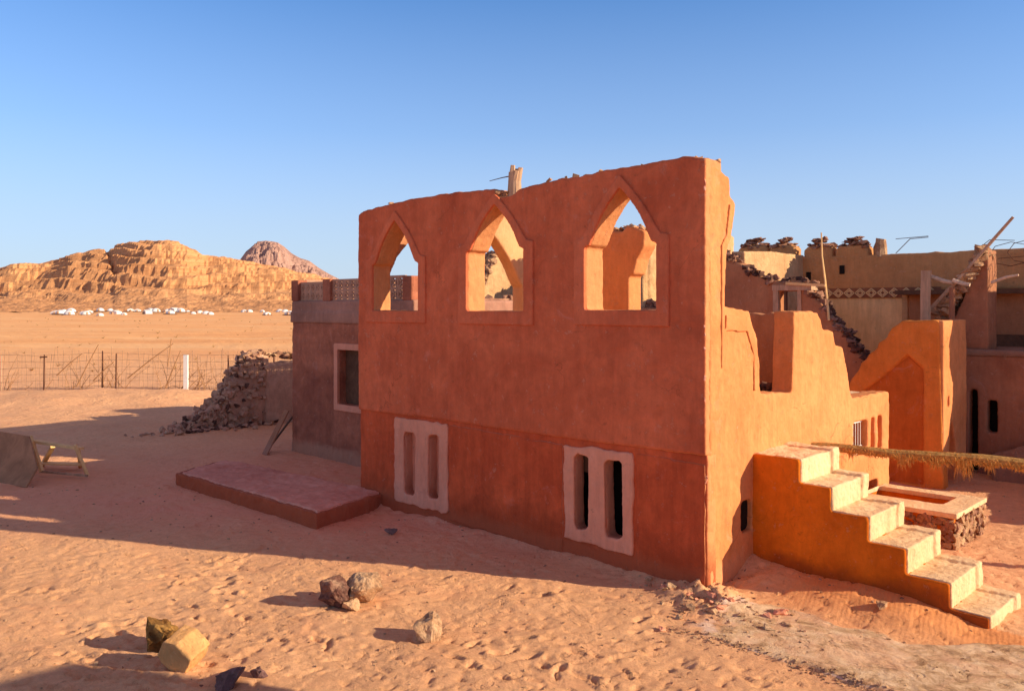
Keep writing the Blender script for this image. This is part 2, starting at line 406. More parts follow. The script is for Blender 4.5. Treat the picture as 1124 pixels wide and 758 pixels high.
# distance: broad streaks of the plain
far = nd(t, 'ShaderNodeSeparateXYZ'); mp = nd(t, 'ShaderNodeMapping')
gg = nd(t, 'ShaderNodeNewGeometry'); t.links.new(gg.outputs['Position'], mp.inputs['Vector'])
mp.vector_type = 'POINT'; mp.inputs['Rotation'].default_value = (0, 0, -rad(44.1)); t.links.new(mp.outputs[0], far.inputs[0])
dd = ramp(t, math_(t, 'MULTIPLY', far.outputs[1], 1/500), [(.06, g(0)), (.16, g(1))])
mp2 = nd(t, 'ShaderNodeMapping'); mp2.inputs['Scale'].default_value = (.012, .09, 1); t.links.new(mp.outputs[0], mp2.inputs['Vector'])
st = ramp(t, noi(t, mp2.outputs[0], 1.0, 6, .65, .3), [(.3, (.86, .38, .13)), (.5, (.97, .51, .20)), (.7, (.98, .60, .28))])
c = mix(t, math_(t, 'MULTIPLY', dd, .8), c, st)
mp3 = nd(t, 'ShaderNodeMapping'); mp3.inputs['Scale'].default_value = (.03, .22, 1); t.links.new(mp.outputs[0], mp3.inputs['Vector'])
dk = ramp(t, noi(t, mp3.outputs[0], 1.4, 7, .75, .2), [(.58, g(0)), (.70, g(1))])
c = mix(t, math_(t, 'MULTIPLY', math_(t, 'MULTIPLY', dk, dd), .4), c, (.44, .25, .13))
# old cement strip in front of the steps
at = nd(t, 'ShaderNodeAttribute'); at.attribute_name = 'slab'
sl = math_(t, 'ADD', at.outputs['Fac'], math_(t, 'MULTIPLY', math_(t, 'SUBTRACT', noi(t, p, 5, 6, .7), .5), .9))
slm = ramp(t, sl, [(.45, g(0)), (.75, g(1))])
slc = ramp(t, noi(t, p, 3.2, 8, .75, .8), [(.34, (.26, .14, .07)), (.47, (.66, .43, .24)), (.60, (.90, .66, .42))])
slc = mix(t, math_(t, 'MULTIPLY', ramp(t, noi(t, p, 1.2, 5, .6, 1.), [(.5, g(0)), (.62, g(1))]), .5), slc, (.86, .50, .30))
c = mix(t, slm, c, slc)
edge = ramp(t, at.outputs['Fac'], [(.25, g(0)), (.5, g(1)), (.75, g(0))])
sy = nd(t, 'ShaderNodeSeparateXYZ'); t.links.new(gg.outputs['Position'], sy.inputs[0])
em = math_(t, 'MULTIPLY', edge, ramp(t, sy.outputs[1], [(0, g(1)), (.01, g(0))]))
em = math_(t, 'MULTIPLY', em, ramp(t, noi(t, p, 2.2, 3, .6), [(.48, g(0)), (.56, g(1))]))
c = mix(t, math_(t, 'MULTIPLY', em, .6), c, (.92, .76, .66))
t.links.new(c, b.inputs['Base Color']); b.inputs['Roughness'].default_value = 1
n = bump(t, b, noi(t, p, 5, 10, .78, .4), .85, .06)
pv = nd(t, 'ShaderNodeTexVoronoi'); pv.inputs['Scale'].default_value = 5.5; pv.feature = 'SMOOTH_F1'; pv.inputs['Randomness'].default_value = 1
pw = nd(t, 'ShaderNodeVectorMath'); pw.operation = 'ADD'; pn = nd(t, 'ShaderNodeTexNoise'); pn.inputs['Scale'].default_value = 7; pn.inputs['Detail'].default_value = 4
ps_ = nd(t, 'ShaderNodeVectorMath'); ps_.operation = 'SCALE'; ps_.inputs[3].default_value = .35
t.links.new(p, pn.inputs['Vector']); t.links.new(pn.outputs['Color'], ps_.inputs[0]); t.links.new(p, pw.inputs[0]); t.links.new(ps_.outputs[0], pw.inputs[1]); t.links.new(pw.outputs[0], pv.inputs['Vector'])
pit = ramp(t, pv.outputs['Distance'], [(.10, g(0)), (.26, g(1))])
pm = ramp(t, noi(t, p, .8, 4, .6, .5), [(.46, g(0)), (.58, g(1))])
n = bump(t, b, math_(t, 'MULTIPLY', pit, pm), .8, .028, n)
n = bump(t, b, noi(t, p, 38, 6, .78), .7, .012, n)
rpn = nd(t, 'ShaderNodeAttribute'); rpn.attribute_name = 'ripple'
wv = nd(t, 'ShaderNodeTexWave'); wv.wave_type = 'BANDS'; wv.bands_direction = 'X'; wv.inputs['Scale'].default_value = 5.2
wv.inputs['Distortion'].default_value = 3.2; wv.inputs['Detail'].default_value = 2; wv.inputs['Detail Scale'].default_value = .8
wm = nd(t, 'ShaderNodeMapping'); wm.inputs['Rotation'].default_value = (0, 0, rad(-15)); t.links.new(gg.outputs['Position'], wm.inputs['Vector'])
t.links.new(wm.outputs[0], wv.inputs['Vector'])
n = bump(t, b, math_(t, 'MULTIPLY', wv.outputs['Fac'], rpn.outputs['Fac']), .32, .010, n)
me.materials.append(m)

# ------------------------------------------------------------------ distant rock hills
def lerp_tab(tab, x):
    if x <= tab[0][0]: return tab[0][1]
    for (a, b), (c_, d_) in zip(tab[:-1], tab[1:]):
        if x <= c_: return b+(d_-b)*(x-a)/(c_-a)
    return tab[-1][1]
SKY1 = [(-1500, 330), (-900, 322), (-400, 310), (-100, 306), (-40, 301), (0, 295.5), (10, 291), (25, 290), (42, 291), (60, 289.5), (78, 281), (95, 279), (100, 277.5), (117, 276.5), (124, 276), (127, 272), (140, 269), (150, 267), (170, 265), (190, 266), (205, 270), (215, 277), (228, 283), (245, 284), (262, 286), (280, 291), (300, 294), (330, 300), (360, 306), (400, 315), (450, 322), (600, 333), (1200, 336)]
SKY2 = [(200, 336), (240, 305), (262, 287), (270, 276), (283, 265.5), (292, 264.5), (305, 266.5), (312, 271), (320, 278), (330, 284), (340, 287), (350, 294), (362, 301), (380, 310), (400, 320), (450, 334)]
def hill(name, tab, d0, d1, u0, u1, nu, nv, base, terr, flute, tone, depth_amp):
    verts = []; faces = []
    for i in range(nu+1):
        u = u0+(u1-u0)*i/nu; top = 4+(338-lerp_tab(tab, u))/930*d1; xa = (u-562)/930
        for j in range(nv+1):
            s = j/nv*1.25
            d = d0+(d1-d0)*s
            X, Y = xa*d, d
            gu = noise.fractal(Vector((X*.012, Y*.012, 3.)), .8, 2.2, 5)
            gf = noise.fractal(Vector((X*flute, Y*flute*.5, 8.)), .9, 2.2, 5)
            se = s + depth_amp*(gu*.10 + gf*.045)*(1-abs(2*s-1)**3 if s < 1 else 0)
            if se <= 1:
                k = max(0, se); prof = .30*sstep(0, .45, k)*k/.45 if k < .45 else .30+.70*(1-(1-(k-.45)/.55)**1.7)
            else: prof = 1-(se-1)*.9
            h = base+(top-base)*prof
            if terr and s < 1.02:
                T = terr*(1+.35*noise.noise(Vector((X*.01, Y*.01, 0))))
                hh = h+1.4*noise.noise(Vector((X*.02, Y*.02, 5.))); q = math.floor(hh/T); fr = hh/T-q
                h2 = (q+sstep(.25, .75, fr))*T - (hh-h)
                T2 = T*.37; q = math.floor(h2/T2); fr = h2/T2-q; h2 = (q+sstep(.3, .7, fr))*T2
                h += (h2-h)*(.8*sstep(.3, .5, k)+.2)*(1-sstep(.93, 1, s))
            h += (1-sstep(.9, 1, s))*(.5*terr+.6)*.35*noise.fractal(Vector((X*.09, Y*.09, h*.12)), .8, 2.1, 4)
            if name == 'rock_hill':      # the dark oblique cleft
                uc = 124-(h-38)*.35
                if h > 30 and abs(u-uc) < 3.4: h -= (3.4-abs(u-uc))*1.3
            verts.append(W(X, Y, h if s < 1.2 else base-10))
    m_ = nv+1
    for i in range(nu):
        for j in range(nv): k = i*m_+j; faces.append((k, k+m_, k+m_+1, k+1))
    me = bpy.data.meshes.new(name); me.from_pydata(verts, [], faces); me.materials.append(tone)
    o = bpy.data.objects.new(name, me); C.objects.link(o); tag(o, kind='structure'); return o
m, t, b = nt('banded_sandstone'); sz = nd(t, 'ShaderNodeSeparateXYZ'); gg = nd(t, 'ShaderNodeNewGeometry'); t.links.new(gg.outputs['Position'], sz.inputs[0])
p = pos(t, (.006, .006, .28))
c = ramp(t, noi(t, p, 1.6, 8, .72, .35), [(.30, (.34, .13, .05)), (.42, (.78, .35, .12)), (.52, (.92, .48, .19)), (.64, (.95, .58, .28)), (.78, (.60, .27, .10))])
c = mix(t, .5, c, ramp(t, noi(t, pos(t, (.05, .05, .35)), 1.2, 6, .7), [(.34, (.34, .14, .06)), (.5, (.84, .42, .17)), (.7, (.95, .56, .27))]))
zz = math_(t, 'ADD', sz.outputs[2], math_(t, 'MULTIPLY', noi(t, pos(t, (.01, .01, .01)), 2, 4, .6), 22))
talus = ramp(t, math_(t, 'MULTIPLY', zz, 1/60), [(.36, g(1)), (.52, g(0))])
tc = ramp(t, noi(t, pos(t, (.08, .08, .2)), 1.4, 8, .75), [(.32, (.22, .10, .055)), (.48, (.58, .29, .13)), (.66, (.86, .48, .21))])
c = mix(t, math_(t, 'MULTIPLY', talus, .85), c, tc)
dk = ramp(t, noi(t, pos(t, (.03, .03, .06)), 1.5, 7, .7, .6), [(.64, g(0)), (.69, g(1))])
c = mix(t, math_(t, 'MULTIPLY', dk, .5), c, (.26, .13, .09))
sl2 = ramp(t, noi(t, pos(t, (.004, .004, .16)), 1.3, 7, .75, .25), [(.36, (.40, .20, .11)), (.46, (.80, .45, .23)), (.60, (.92, .56, .31))])
c = mix(t, .42, c, sl2); c = mix(t, .2, c, (.80, .47, .29)); c = mix(t, 1.0, c, (.88, .80, .70), 'MULTIPLY')  # the flat mix puts distance haze into the rock colour
t.links.new(c, b.inputs['Base Color'])
n = bump(t, b, noi(t, pos(t, (.02, .02, .7)), 1.2, 8, .75), .8, 2.2); bump(t, b, noi(t, pos(t), .3, 8, .75), .6, .7, n)
hill('rock_hill', SKY1, 500, 760, -1400, 700, 900, 120, 1.5, 7.0, .03, m, .5)
m, t, b = nt('hazy_mauve_sandstone'); 
c = ramp(t, noi(t, pos(t, (.03, .03, .006)), 1.2, 8, .7, .3), [(.3, (.30, .17, .14)), (.5, (.52, .30, .22)), (.7, (.66, .41, .30))])  # mauve tone carries the distance haze in the rock colour
c = mix(t, .35, c, ramp(t, noi(t, pos(t, (.003, .003, .05)), 1.2, 6, .7), [(.35, (.40, .24, .22)), (.65, (.82, .54, .42))]))
t.links.new(c, b.inputs['Base Color']); bump(t, b, noi(t, pos(t, (.03, .03, .008)), 1.6, 8, .75), 1.0, 12.0)
hill('distant_mountain', SKY2, 1700, 2300, 190, 460, 260, 90, 0, 0, .012, m, 1.9)

# ------------------------------------------------------------------ tent camp on the plain
def dome_tent(label, w, kind):
    r = thing('dome_tent' if kind == 0 else 'ridge_tent', label, 'tent', (0, 0, 0), 'white tents of the camp on the plain')
    bm = bmesh.new()
    if kind == 0:
        bmesh.ops.create_icosphere(bm, subdivisions=3, radius=w/2); bmesh.ops.bisect_plane(bm, geom=bm.verts[:]+bm.edges[:]+bm.faces[:], plane_co=(0, 0, -.1), plane_no=(0, 0, -1), clear_outer=True)
        for v in bm.verts: v.co.z *= .85
    else:
        prism(bm, [[(-w/2, 0), (w/2, 0), (w/2, w*.28), (0, w*.46), (-w/2, w*.28)]], 'y', -w*.35, w*.35)
    obj('canvas', bm, MT['white'], r)
    bm = bmesh.new()
    prism(bm, [[(-w*.09, 0), (w*.09, 0), (w*.09, w*.24), (0, w*.3), (-w*.09, w*.24)]], 'y', -w*.53, -w*.33)
    obj('doorway', bm, MT['wood'], r)
    bm = bmesh.new(); box(bm, -w*.62, w*.62, -w*.55, w*.5, -.4, .12); obj('deck', bm, MT['wood_dark'], r)
    return r
def copy_thing(r, loc, rz=0, scale=1, label=None):
    c = r.copy(); C.objects.link(c); c.location = loc; c.rotation_euler = (0, 0, rz); c.scale = (scale,)*3
    if label: c['label'] = label
    for ch in r.children:
        k = ch.copy(); C.objects.link(k); k.parent = c
    return c
camp = [(62,347,1),(66,344,0),(70,346,0),(76,345,0),(78,342,0),(91,347,0),(94,345,0),(98,343,1),(110,348,0),(110,341,0),(121,341,0),(127,347,1),(136,347.5,0),(143,341,1),(151,341.5,1),(162,347,1),(165,341,1),(171,342,0),(184,346,0),(187,344,0),(191,342,1),(198,342,0),(199,346,0),(206,346,0),(212,347,0),(219,346.5,0),(226,347,0),(231,347.5,0),(268,346,0),(274,346,0),(288,346,0),(293,345,1),(307,346,0),(313,346,0),(318,345,1)]
wheres = {0: 'white dome tent in the desert camp left of the rubble wall', 1: 'low white ridge tent in the desert camp at the hill foot'}
protos = {}
rt = random.Random(5)
for i, (u, v, k) in enumerate(camp):
    d = min(4*930/(v-338.6), 640) if v > 345 else 470-(v-340)*12
    p = W((u-562)/930*d, d); z = ground_h(p.x, p.y, False)
    if v <= 345: z = 4-(v-338)/930*d
    p.z = z - .15
    lab = wheres[k] if u < 240 else ('white dome tent in the small camp just left of the rose house' if k == 0 else 'low white ridge tent in the small camp just left of the rose house')
    if k not in protos:
        protos[k] = dome_tent(lab, 4.6, k); o = protos[k]; o.location = p; o.rotation_euler = (0, 0, .8)
    else: o = copy_thing(protos[k], p, .8+rt.uniform(-.9, .9), rt.uniform(.62, 1.12))
    o['label'] = lab; o['group'] = 'dome tents of the left camp' if (k == 0 and u < 240) else 'ridge tents of the left camp' if u < 240 else 'dome tents near the rose house' if k == 0 else 'ridge tents near the rose house'
# desert scrub, dark tufts on the plain
bm = bmesh.new(); rs = random.Random(8)
for k in range(170):
    d = rs.uniform(52, 330); xc = rs.uniform(-.66, -.2)*d; p = W(xc, d); p.z = ground_h(p.x, p.y, False); s = rs.uniform(.08, .26)*(1+d/260)
    for q in range(9):
        a = rs.uniform(0, 6.28); e = rs.uniform(.3, 1.1); L = s*rs.uniform(.6, 1.2)
        tip = p+Vector((math.cos(a)*L*1.3, math.sin(a)*L*1.3, L*e)); o_ = Vector((-math.sin(a), math.cos(a), 0))*L*.12
        v1, v2, v3 = bm.verts.new(p-o_), bm.verts.new(p+o_), bm.verts.new(tip); bm.faces.new((v1, v2, v3))
tag(obj('desert_scrub', bm, MT['straw']), 'sparse dry scrub dotted over the far sand plain', 'scrub', kind='stuff')

# ------------------------------------------------------------------ the ruined terracotta house
house = thing('ruined_house', 'roofless terracotta two-storey ruin with three pointed arch openings, beside the outdoor steps', 'house', (-4.1, 3.2, 0))
def arch(cx, hw, z0, zs, za, inset=.0, n=7, bulge=.07):
    """pointed opening: jambs at cx±hw, spring zs, apex za, shoulders stepping in by inset"""
    w = hw-inset; L = [(cx-hw, z0), (cx-hw, zs)]
    if inset: L.append((cx-w, zs+.03))
    for i in range(1, n):
        f = i/n; L.append((cx-w*(1-f)-bulge*math.sin(math.pi*f)*.8, zs+(za-zs)*f+bulge*math.sin(math.pi*f)*.6))
    L.append((cx, za))
    for i in range(n-1, 0, -1):
        f = i/n; L.append((cx+w*(1-f)+bulge*math.sin(math.pi*f)*.8, zs+(za-zs)*f+bulge*math.sin(math.pi*f)*.6))
    if inset: L.append((cx+w, zs+.03))
    L += [(cx+hw, zs), (cx+hw, z0)]
    return L
WINS = [(-6.955, .72, 3.95, 4.86, 5.72), (-4.17, .70, 3.95, 5.00, 5.80), (-1.475, .67, 3.97, 4.95, 5.82)]
holes = [arch(c_, w, z0, zs, za, .09) for c_, w, z0, zs, za in WINS]
top = crumble([(-.004, 6.1), (-.3, 6.16), (-1.35, 6.13), (-3.0, 6.07), (-3.62, 6.0), (-3.74, 5.93), (-4.12, 5.93), (-4.2, 6.08), (-5.5, 6.12), (-6.84, 6.08), (-7.9, 6.01), (-8.2, 5.93)], .07, .016, 1)
slots = [(-6.72, -6.38, .38, 1.58), (-5.99, -5.69, .43, 1.62), (-2.40, -2.10, .50, 1.69), (-1.78, -1.46, .48, 1.68)]
def rrect(x0, x1, z0, z1, r=.06, j=0):
    q = random.Random(int(x0*100+z0*37)); L = [(x0+r, z0), (x1-r, z0), (x1, z0+r), (x1, z1-r), (x1-r, z1), (x0+r, z1), (x0, z1-r), (x0, z0+r)]
    return [(a+q.uniform(-j, j), b+q.uniform(-j, j)) for a, b in L]
slot_hole = [rrect(a, b, c_, d_, .055, .022) for a, b, c_, d_ in slots]
bm = bmesh.new()
top[0] = (-.004, 6.1)
prism(bm, [top+[(-8.2, 1.9), (-6.0, 1.93), (-3, 1.915), (-.004, 1.93)]] + holes, 'y', -.045, .40)
aw = obj('arched_wall', bm, MT['terra'], house)
weather(aw, .026, .022, .8, .018, .10)
bm = bmesh.new()
prism(bm, [[(-8.2, -.4), (.004, -.4), (.004, 1.95), (-8.2, 1.95)]] + slot_hole, 'y', .005, .25)
lw = weather(obj('lower_wall', bm, MT['terra_low'], house), .026, .05, .7, .020, .11)
for (c_, w, z0, zs, za), nm in zip(WINS, range(3)):
    outer = arch(c_, w+.22, z0-.24, zs+.12, za+.20, .15, bulge=.05); inner = arch(c_, w+.004, z0-.004, zs, za+.004, .09)
    bm = bmesh.new(); prism(bm, [outer, inner], 'y', -.082, -.02)
    weather(obj('window_surround', bm, MT['terra_flat'], aw), .02, .012, .4, .006, .1)
for x0, x1, z0, z1, hs in ((-7.0, -5.45, .22, 1.86, slot_hole[:2]), (-2.62, -1.24, .30, 1.80, slot_hole[2:])):
    bm = bmesh.new(); prism(bm, [crumble(rrect(x0, x1, z0, z1, .03, .02)+[(x0+.04, z0)], .12, .03, x0)[:-1]] + hs, 'y', -.028, .03)
    weather(obj('window_surround', bm, MT['surround'], lw), .018, .03, .5, .014, .09)
# rendered-over middle panel is a touch proud of the wall
bm = bmesh.new(); box(bm, -6.8, -5.6, .20, .24, .3, 1.7); obj('window_backing', bm, MT['surround'], lw)
bm = bmesh.new(); box(bm, -3.3, -.5, .9, .95, -.2, 2.2); obj('interior_shade_panel', bm, MT['black'], lw)  # black sheet stands in for the unlit room behind the slots
bm = bmesh.new(); box(bm, -2.5, -2.16, .26, .29, 1.35, 1.7); obj('cloth_scrap', bm, MT['wood_dark'], lw)
for q_, pl in enumerate(([(-1.21, -.1), (-.03, -.1), (-.03, 1.80), (-1.21, 1.84)], [(-5.42, .1), (-2.66, 0), (-2.66, 1.80), (-5.42, 1.86)])):
    bm = bmesh.new(); prism(bm, [crumble(pl+[pl[0]], .15, .03, q_)[:-1]], 'y', -.008-.006*q_, .03); weather(obj('render_patch', bm, MT['terra_low'], lw), .02, .022, .7, .008, .1)
# side wall
side = [(.06, -.4), (6.77, -.4), (6.77, 2.36)] + crumble([(6.77, 2.36), (5.0, 2.37), (4.88, 2.5), (4.76, 2.95), (4.6, 3.30), (4.26, 3.37), (4.2, 3.58), (4.07, 3.62), (3.76, 3.64), (3.68, 3.80), (3.54, 3.92), (2.68, 3.95), (2.6, 2.64), (1.55, 2.70), (1.52, 3.1), (1.45, 3.52), (1.2, 3.97), (.47, 4.02), (.49, 4.82), (.66, 5.0), (.75, 5.3), (.82, 5.53), (.66, 5.63), (.62, 5.9), (.3, 6.0), (.06, 6.08)], .1, .025, 4)[1:]
sh = [rrect(5.07, 5.70, 1.38, 1.90, .03), rrect(5.86, 6.06, 1.30, 1.92, .03), rrect(6.2, 6.42, 1.28, 1.92, .03), rrect(5.35, 6.2, .05, .72, .03), rrect(.97, 1.30, .66, 1.12, .05)]
bm = bmesh.new(); prism(bm, [side]+sh, 'x', -.36, .0)
sw = weather(obj('stepped_wall', bm, MT['terra_side'], house), .026, .04, .6, .022, .11)
bm = bmesh.new()      # plaster layer left standing proud beside the broken window
prism(bm, [[(.36, 3.1), (.37, 4.9), (.5, 5.05), (.6, 5.5), (.68, 5.5), (.6, 5.05), (.5, 4.8), (.44, 4.1), (.44, 3.7), (1.1, 3.66), (1.3, 3.3), (1.32, 2.75), (1.4, 2.75), (1.38, 3.45), (1.18, 3.86), (.5, 3.9), (.46, 3.4)]], 'x', -.02, .022)
weather(obj('plaster_patch', bm, MT['terra_side'], sw), .02, .01, .4, .006, .1)
bm = bmesh.new(); box(bm, -.33, -.30, 5.0, 5.75, 1.3, 1.95); obj('opening_shade_black', bm, MT['black'], sw)  # black sheet paints the dark behind the grille
bm = bmesh.new()
for k in range(5): box(bm, -.12, -.108, 5.16+k*.115, 5.172+k*.115, 1.38, 1.90)
box(bm, -.125, -.10, 5.07, 5.7, 1.86, 1.88); box(bm, -.125, -.10, 5.07, 5.7, 1.40, 1.42)
obj('window_grille', bm, MT['white'], sw)
bm = bmesh.new(); 
for y0, y1, z0, z1 in ((5.0, 5.77, 1.31, 1.385), ):
    box(bm, -.05, .035, y0, y1, z0, z1)
weather(obj('window_sill', bm, MT['tread'], sw), .018, .01, .3, .005)
bm = bmesh.new(); box(bm, -.34, -.30, 5.8, 6.5, 1.2, 2.0); box(bm, -.34, -.30, 5.3, 6.3, 0, .8); obj('niche_back', bm, MT['terra_low'], sw)
bm = bmesh.new(); box(bm, -.345, -.09, .94, 1.33, .63, 1.15); obj('opening_shade_black', bm, MT['black'], sw)  # black block paints the dark inside the small hole
# inner walls
bm = bmesh.new()
prism(bm, [[(-4.75, 2.4), (-3.55, 2.4), (-3.55, 4.62), (-3.44, 4.66), (-3.36, 4.95), (-3.2, 5.2), (-3.18, 5.46), (-3.38, 5.56), (-3.6, 5.62), (-3.7, 5.5), (-3.95, 5.52), (-4.15, 5.64), (-4.6, 5.6)]], 'y', 3.0, 3.42)
weather(obj('arch_leg', bm, MT['terra_side'], house), .03, .03, .5)
bm = bmesh.new()
prism(bm, [[(.38, 2.4), (3.0, 2.4), (2.98, 5.9), (2.6, 6.02), (1.6, 6.02), (.38, 6.02)], arch(1.66, .90, 2.6, 4.45, 5.52, .05)[::-1]], 'x', -6.28, -5.96)
weather(obj('arched_partition', bm, MT['jamb'], house), .03, .03, .5)
bm = bmesh.new(); stones_along(bm, [(-4.6, 3.05, 5.60), (-3.9, 3.05, 5.56), (-3.5, 3.05, 5.60), (-3.25, 3.05, 5.5)], (0, .3), .05, .12, 70, (0,), .6, 41, .03)
obj('rubble_top', bm, MT['rubble_pale'], house)
bm = bmesh.new()
prism(bm, [[(.38, 2.3), (.52, 2.3), (.5, 4.72), (.7, 5.1), (1.05, 5.45), (.98, 5.7), (.38, 5.95)]], 'x', -8.18, -7.80)
prism(bm, [[(.38, -.3), (6.75, -.3)]+crumble([(6.75, 3.2), (5.5, 3.6), (3.5, 3.9), (.38, 3.88)], .15, .05, 12)], 'x', -8.18, -7.86)
prism(bm, [[(-8.0, -.3), (-.32, -.3)]+crumble([(-.32, 2.6), (-.9, 2.7), (-.95, 3.88), (-2.5, 3.92), (-5.0, 3.86), (-8.0, 3.9)], .15, .05, 13)], 'y', 4.55, 4.88)
box(bm, -4.2, -.3, 6.45, 6.74, -.3, 2.3)
weather(obj('outer_wall', bm, MT['brown'], house), .04, .03, .5)
bm = bmesh.new(); box(bm, -7.9, -.3, .38, 4.6, 2.2, 2.36); box(bm, -4.2, -.3, 4.8, 6.6, 2.2, 2.34); weather(obj('floor_slab', bm, MT['tread'], house), .06, .02, .6)
bm = bmesh.new(); stones_along(bm, [(-1.6, 3.9, 2.45), (-.6, 3.8, 2.5)], (.1, .4), .08, .2, 60, (0,), .6, 21, .12)
obj('fallen_stones', bm, MT['rubble_dark'], house)
bm = bmesh.new()
stones_along(bm, [(-.25, .05, 6.14), (-.02, .2, 6.08)], (.0, .2), .06, .13, 9, (0,), .55, 3, .03)
obj('rubble_cap', bm, MT['rubble_pale'], aw)
for x in (-3.0, -2.6, -2.45, -2.25, -1.9, -1.75, -1.6, -1.1, -1.0, -.9, -.7, -.5, -4.12, -4.0, -4.2, -5.9, -6.0, -3.35, -7.2, -5.2):
    bm = bmesh.new(); hull_rock(bm, (x, random.uniform(0, .15), 6.11 if x > -3.2 else 6.09 if x < -4.4 else 6.0), (random.uniform(.06, .13), .08, random.uniform(.03, .07)), 10)
    obj('coping_stone', bm, MT['rubble_pale'], aw)

rs = random.Random(61)
for k in range(9):
    z = rs.uniform(.1, 6.0); bm = bmesh.new(); hull_rock(bm, (-.01, -.045 if z > 1.95 else .005, z), (.022, .022, rs.uniform(.03, .09)), 10, rnd=rs)
    obj('chipped_edge', bm, MT['surround'], aw if z > 1.95 else lw)
# wooden stump wedged in the top of the wall
tstump = thing('wooden_stump', 'splintered weathered timber stump with a twig standing on top of the arched wall', 'wood', (-3.91, .2, 5.9))
bm = bmesh.new()
for k in range(7):
    a = k*.9; tube(bm, [(-3.93+.075*math.cos(a), .2+.07*math.sin(a), 5.85), (-3.93+.08*math.cos(a+.1), .2+.07*math.sin(a), 6.2), (-3.90+.10*math.cos(a+.2), .2+.08*math.sin(a), 6.36+random.uniform(0, .14))], .06, .042, 6, wob=.25)
obj('trunk_piece', bm, MT['wood'], tstump)
bm = bmesh.new(); tube(bm, [(-3.98, .18, 6.30), (-4.15, .12, 6.28), (-4.4, .05, 6.24)], .012, .006, 5); obj('twig', bm, MT['wood_dark'], tstump)

# ------------------------------------------------------------------ the outdoor steps
steps = thing('outdoor_steps', 'orange plastered steps with worn pale treads rising to the side wall', 'stairs', (1.6, 2.1, 0))
NX = [.74, 1.20, 1.72, 2.22, 2.76, 3.22]; NZ = [1.81, 1.47, 1.135, .80, .465, .14]
prof = [(-.03, -.4), (3.20, -.4)]
for x, z in list(zip(NX, NZ))[::-1]:
    prof += [(x-.02, (z-.34 if z > .2 else -.1)), (x-.02, z-.03)]
prof = [(-.03, -.4), (3.2, -.4)]
for i in range(5, -1, -1):
    prof.append((NX[i]-.012, NZ[i]-.012))
    prof.append(((NX[i-1] if i else -.01)-.012, NZ[i]-.012))
prof[-1] = (-.03, NZ[0]-.012)
bm = bmesh.new(); prism(bm, [prof], 'y', 1.31, 2.52)
weather(obj('stair_body', bm, MT['stair'], steps), .028, .045, .6, .012, .12)
for i in range(6):
    x1 = NX[i]; x0 = (NX[i-1] if i else -.02); z1 = NZ[i]; z0 = (NZ[i+1] if i < 5 else -.12)
    bm = bmesh.new()
    box(bm, x0-.03, x1+.012, 1.36, 2.5, z1-.07, z1+.004)                   # tread
    box(bm, x1-.06, x1+.012, 1.345, 2.5, z0-.03, z1-.01)               # riser
    box(bm, x0-.02, x1+.045, 2.34, 2.56, z1-.08, z1+.035)               # raised outer kerb
    box(bm, x1-.04, x1+.045, 2.34, 2.56, z0-.03, z1+.02)
    weather(obj('tread', bm, MT['tread'], steps), .018, .05, .30, .022, .07)

# rail of palm trunk with dry fronds
rail = thing('palm_trunk_rail', 'horizontal palm trunk with shaggy dry fibre hanging, running right from the top of the steps', 'rail', (.3, 3.5, 1.7))
A = Vector((-.05, 3.32, 1.68)); B = Vector((6.1, 6.3, 1.52)); 
def rp_(f): return A.lerp(B, f)+Vector((0, 0, -.03*math.sin(math.pi*f)+.012*math.sin(f*23)))
bm = bmesh.new(); tube(bm, [rp_(i/24) for i in range(25)], .068, .098, 9, wob=.12); obj('trunk', bm, MT['straw'], rail)
bm = bmesh.new(); rr = random.Random(12); dirn = (B-A).normalized(); sidev = Vector((-dirn.y, dirn.x, 0))
for k in range(4600):
    f = rr.random(); p = rp_(f); a = rr.uniform(-2.2, 2.2); r = .07+.028*f
    q = p+sidev*math.sin(a)*r+Vector((0, 0, math.cos(a)*r)) if rr.random() < .5 else p+sidev*rr.uniform(-.06, .06)-Vector((0, 0, .03))
    clump = max(0, noise.noise(Vector((f*16, 3, 0))))*1.3+max(0, noise.noise(Vector((f*47, 5, 0)))-.15)*.6+(.8 if min(abs(f-.34), abs(f-.52), abs(f-.66)) < .012 else 0)
    L = rr.uniform(.015, .07)*(1+f) + clump*rr.uniform(.05, .42)*(1.1 if .36 < f < .50 or f < .1 else .85 if f > .2 else .4)
    tip = q+dirn*rr.uniform(-.06, .10)+sidev*rr.uniform(-.05, .05)+Vector((0, 0, -L)); w = dirn*rr.uniform(.004, .011)
    mid = q.lerp(tip, .5)+sidev*rr.uniform(-.03, .03)
    v = [bm.verts.new(x) for x in (q-w, q+w, mid+w*.8, mid-w*.8, tip)]
    bm.faces.new(v[:4]); bm.faces.new((v[3], v[2], v[4]))
obj('hanging_fibre', bm, MT['straw2'], rail)
bm = bmesh.new()
tube(bm, [(.25, 3.4, 1.72), (.25, 3.38, 1.5), (.28, 3.36, 1.3), (.30, 3.4, .9)], .02, .03, 6, wob=.3)
tube(bm, [(.30, 3.45, 1.72), (.30, 3.4, 1.45), (.40, 3.36, 1.25), (.55, 3.4, 1.0), (.55, 3.4, .8)], .022, .045, 6, wob=.35)
for k in range(120):
    f = rr.random(); p = Vector((.38, 3.4, 1.35)).lerp(Vector((.55, 3.4, .8)), f); tip = p+Vector((rr.uniform(-.1, .1), rr.uniform(-.1, .1), rr.uniform(-.22, -.03)))
    w = Vector((.008, .004, 0)); v = [bm.verts.new(x) for x in (p-w, p+w, tip)]; bm.faces.new(v)
obj('dangling_frond', bm, MT['straw2'], rail)
bm = bmesh.new(); tube(bm, [(B.x, B.y, -.2), (B.x, B.y, B.z+.1)], .08, .07, 9, wob=.1); obj('post', bm, MT['wood'], rail)

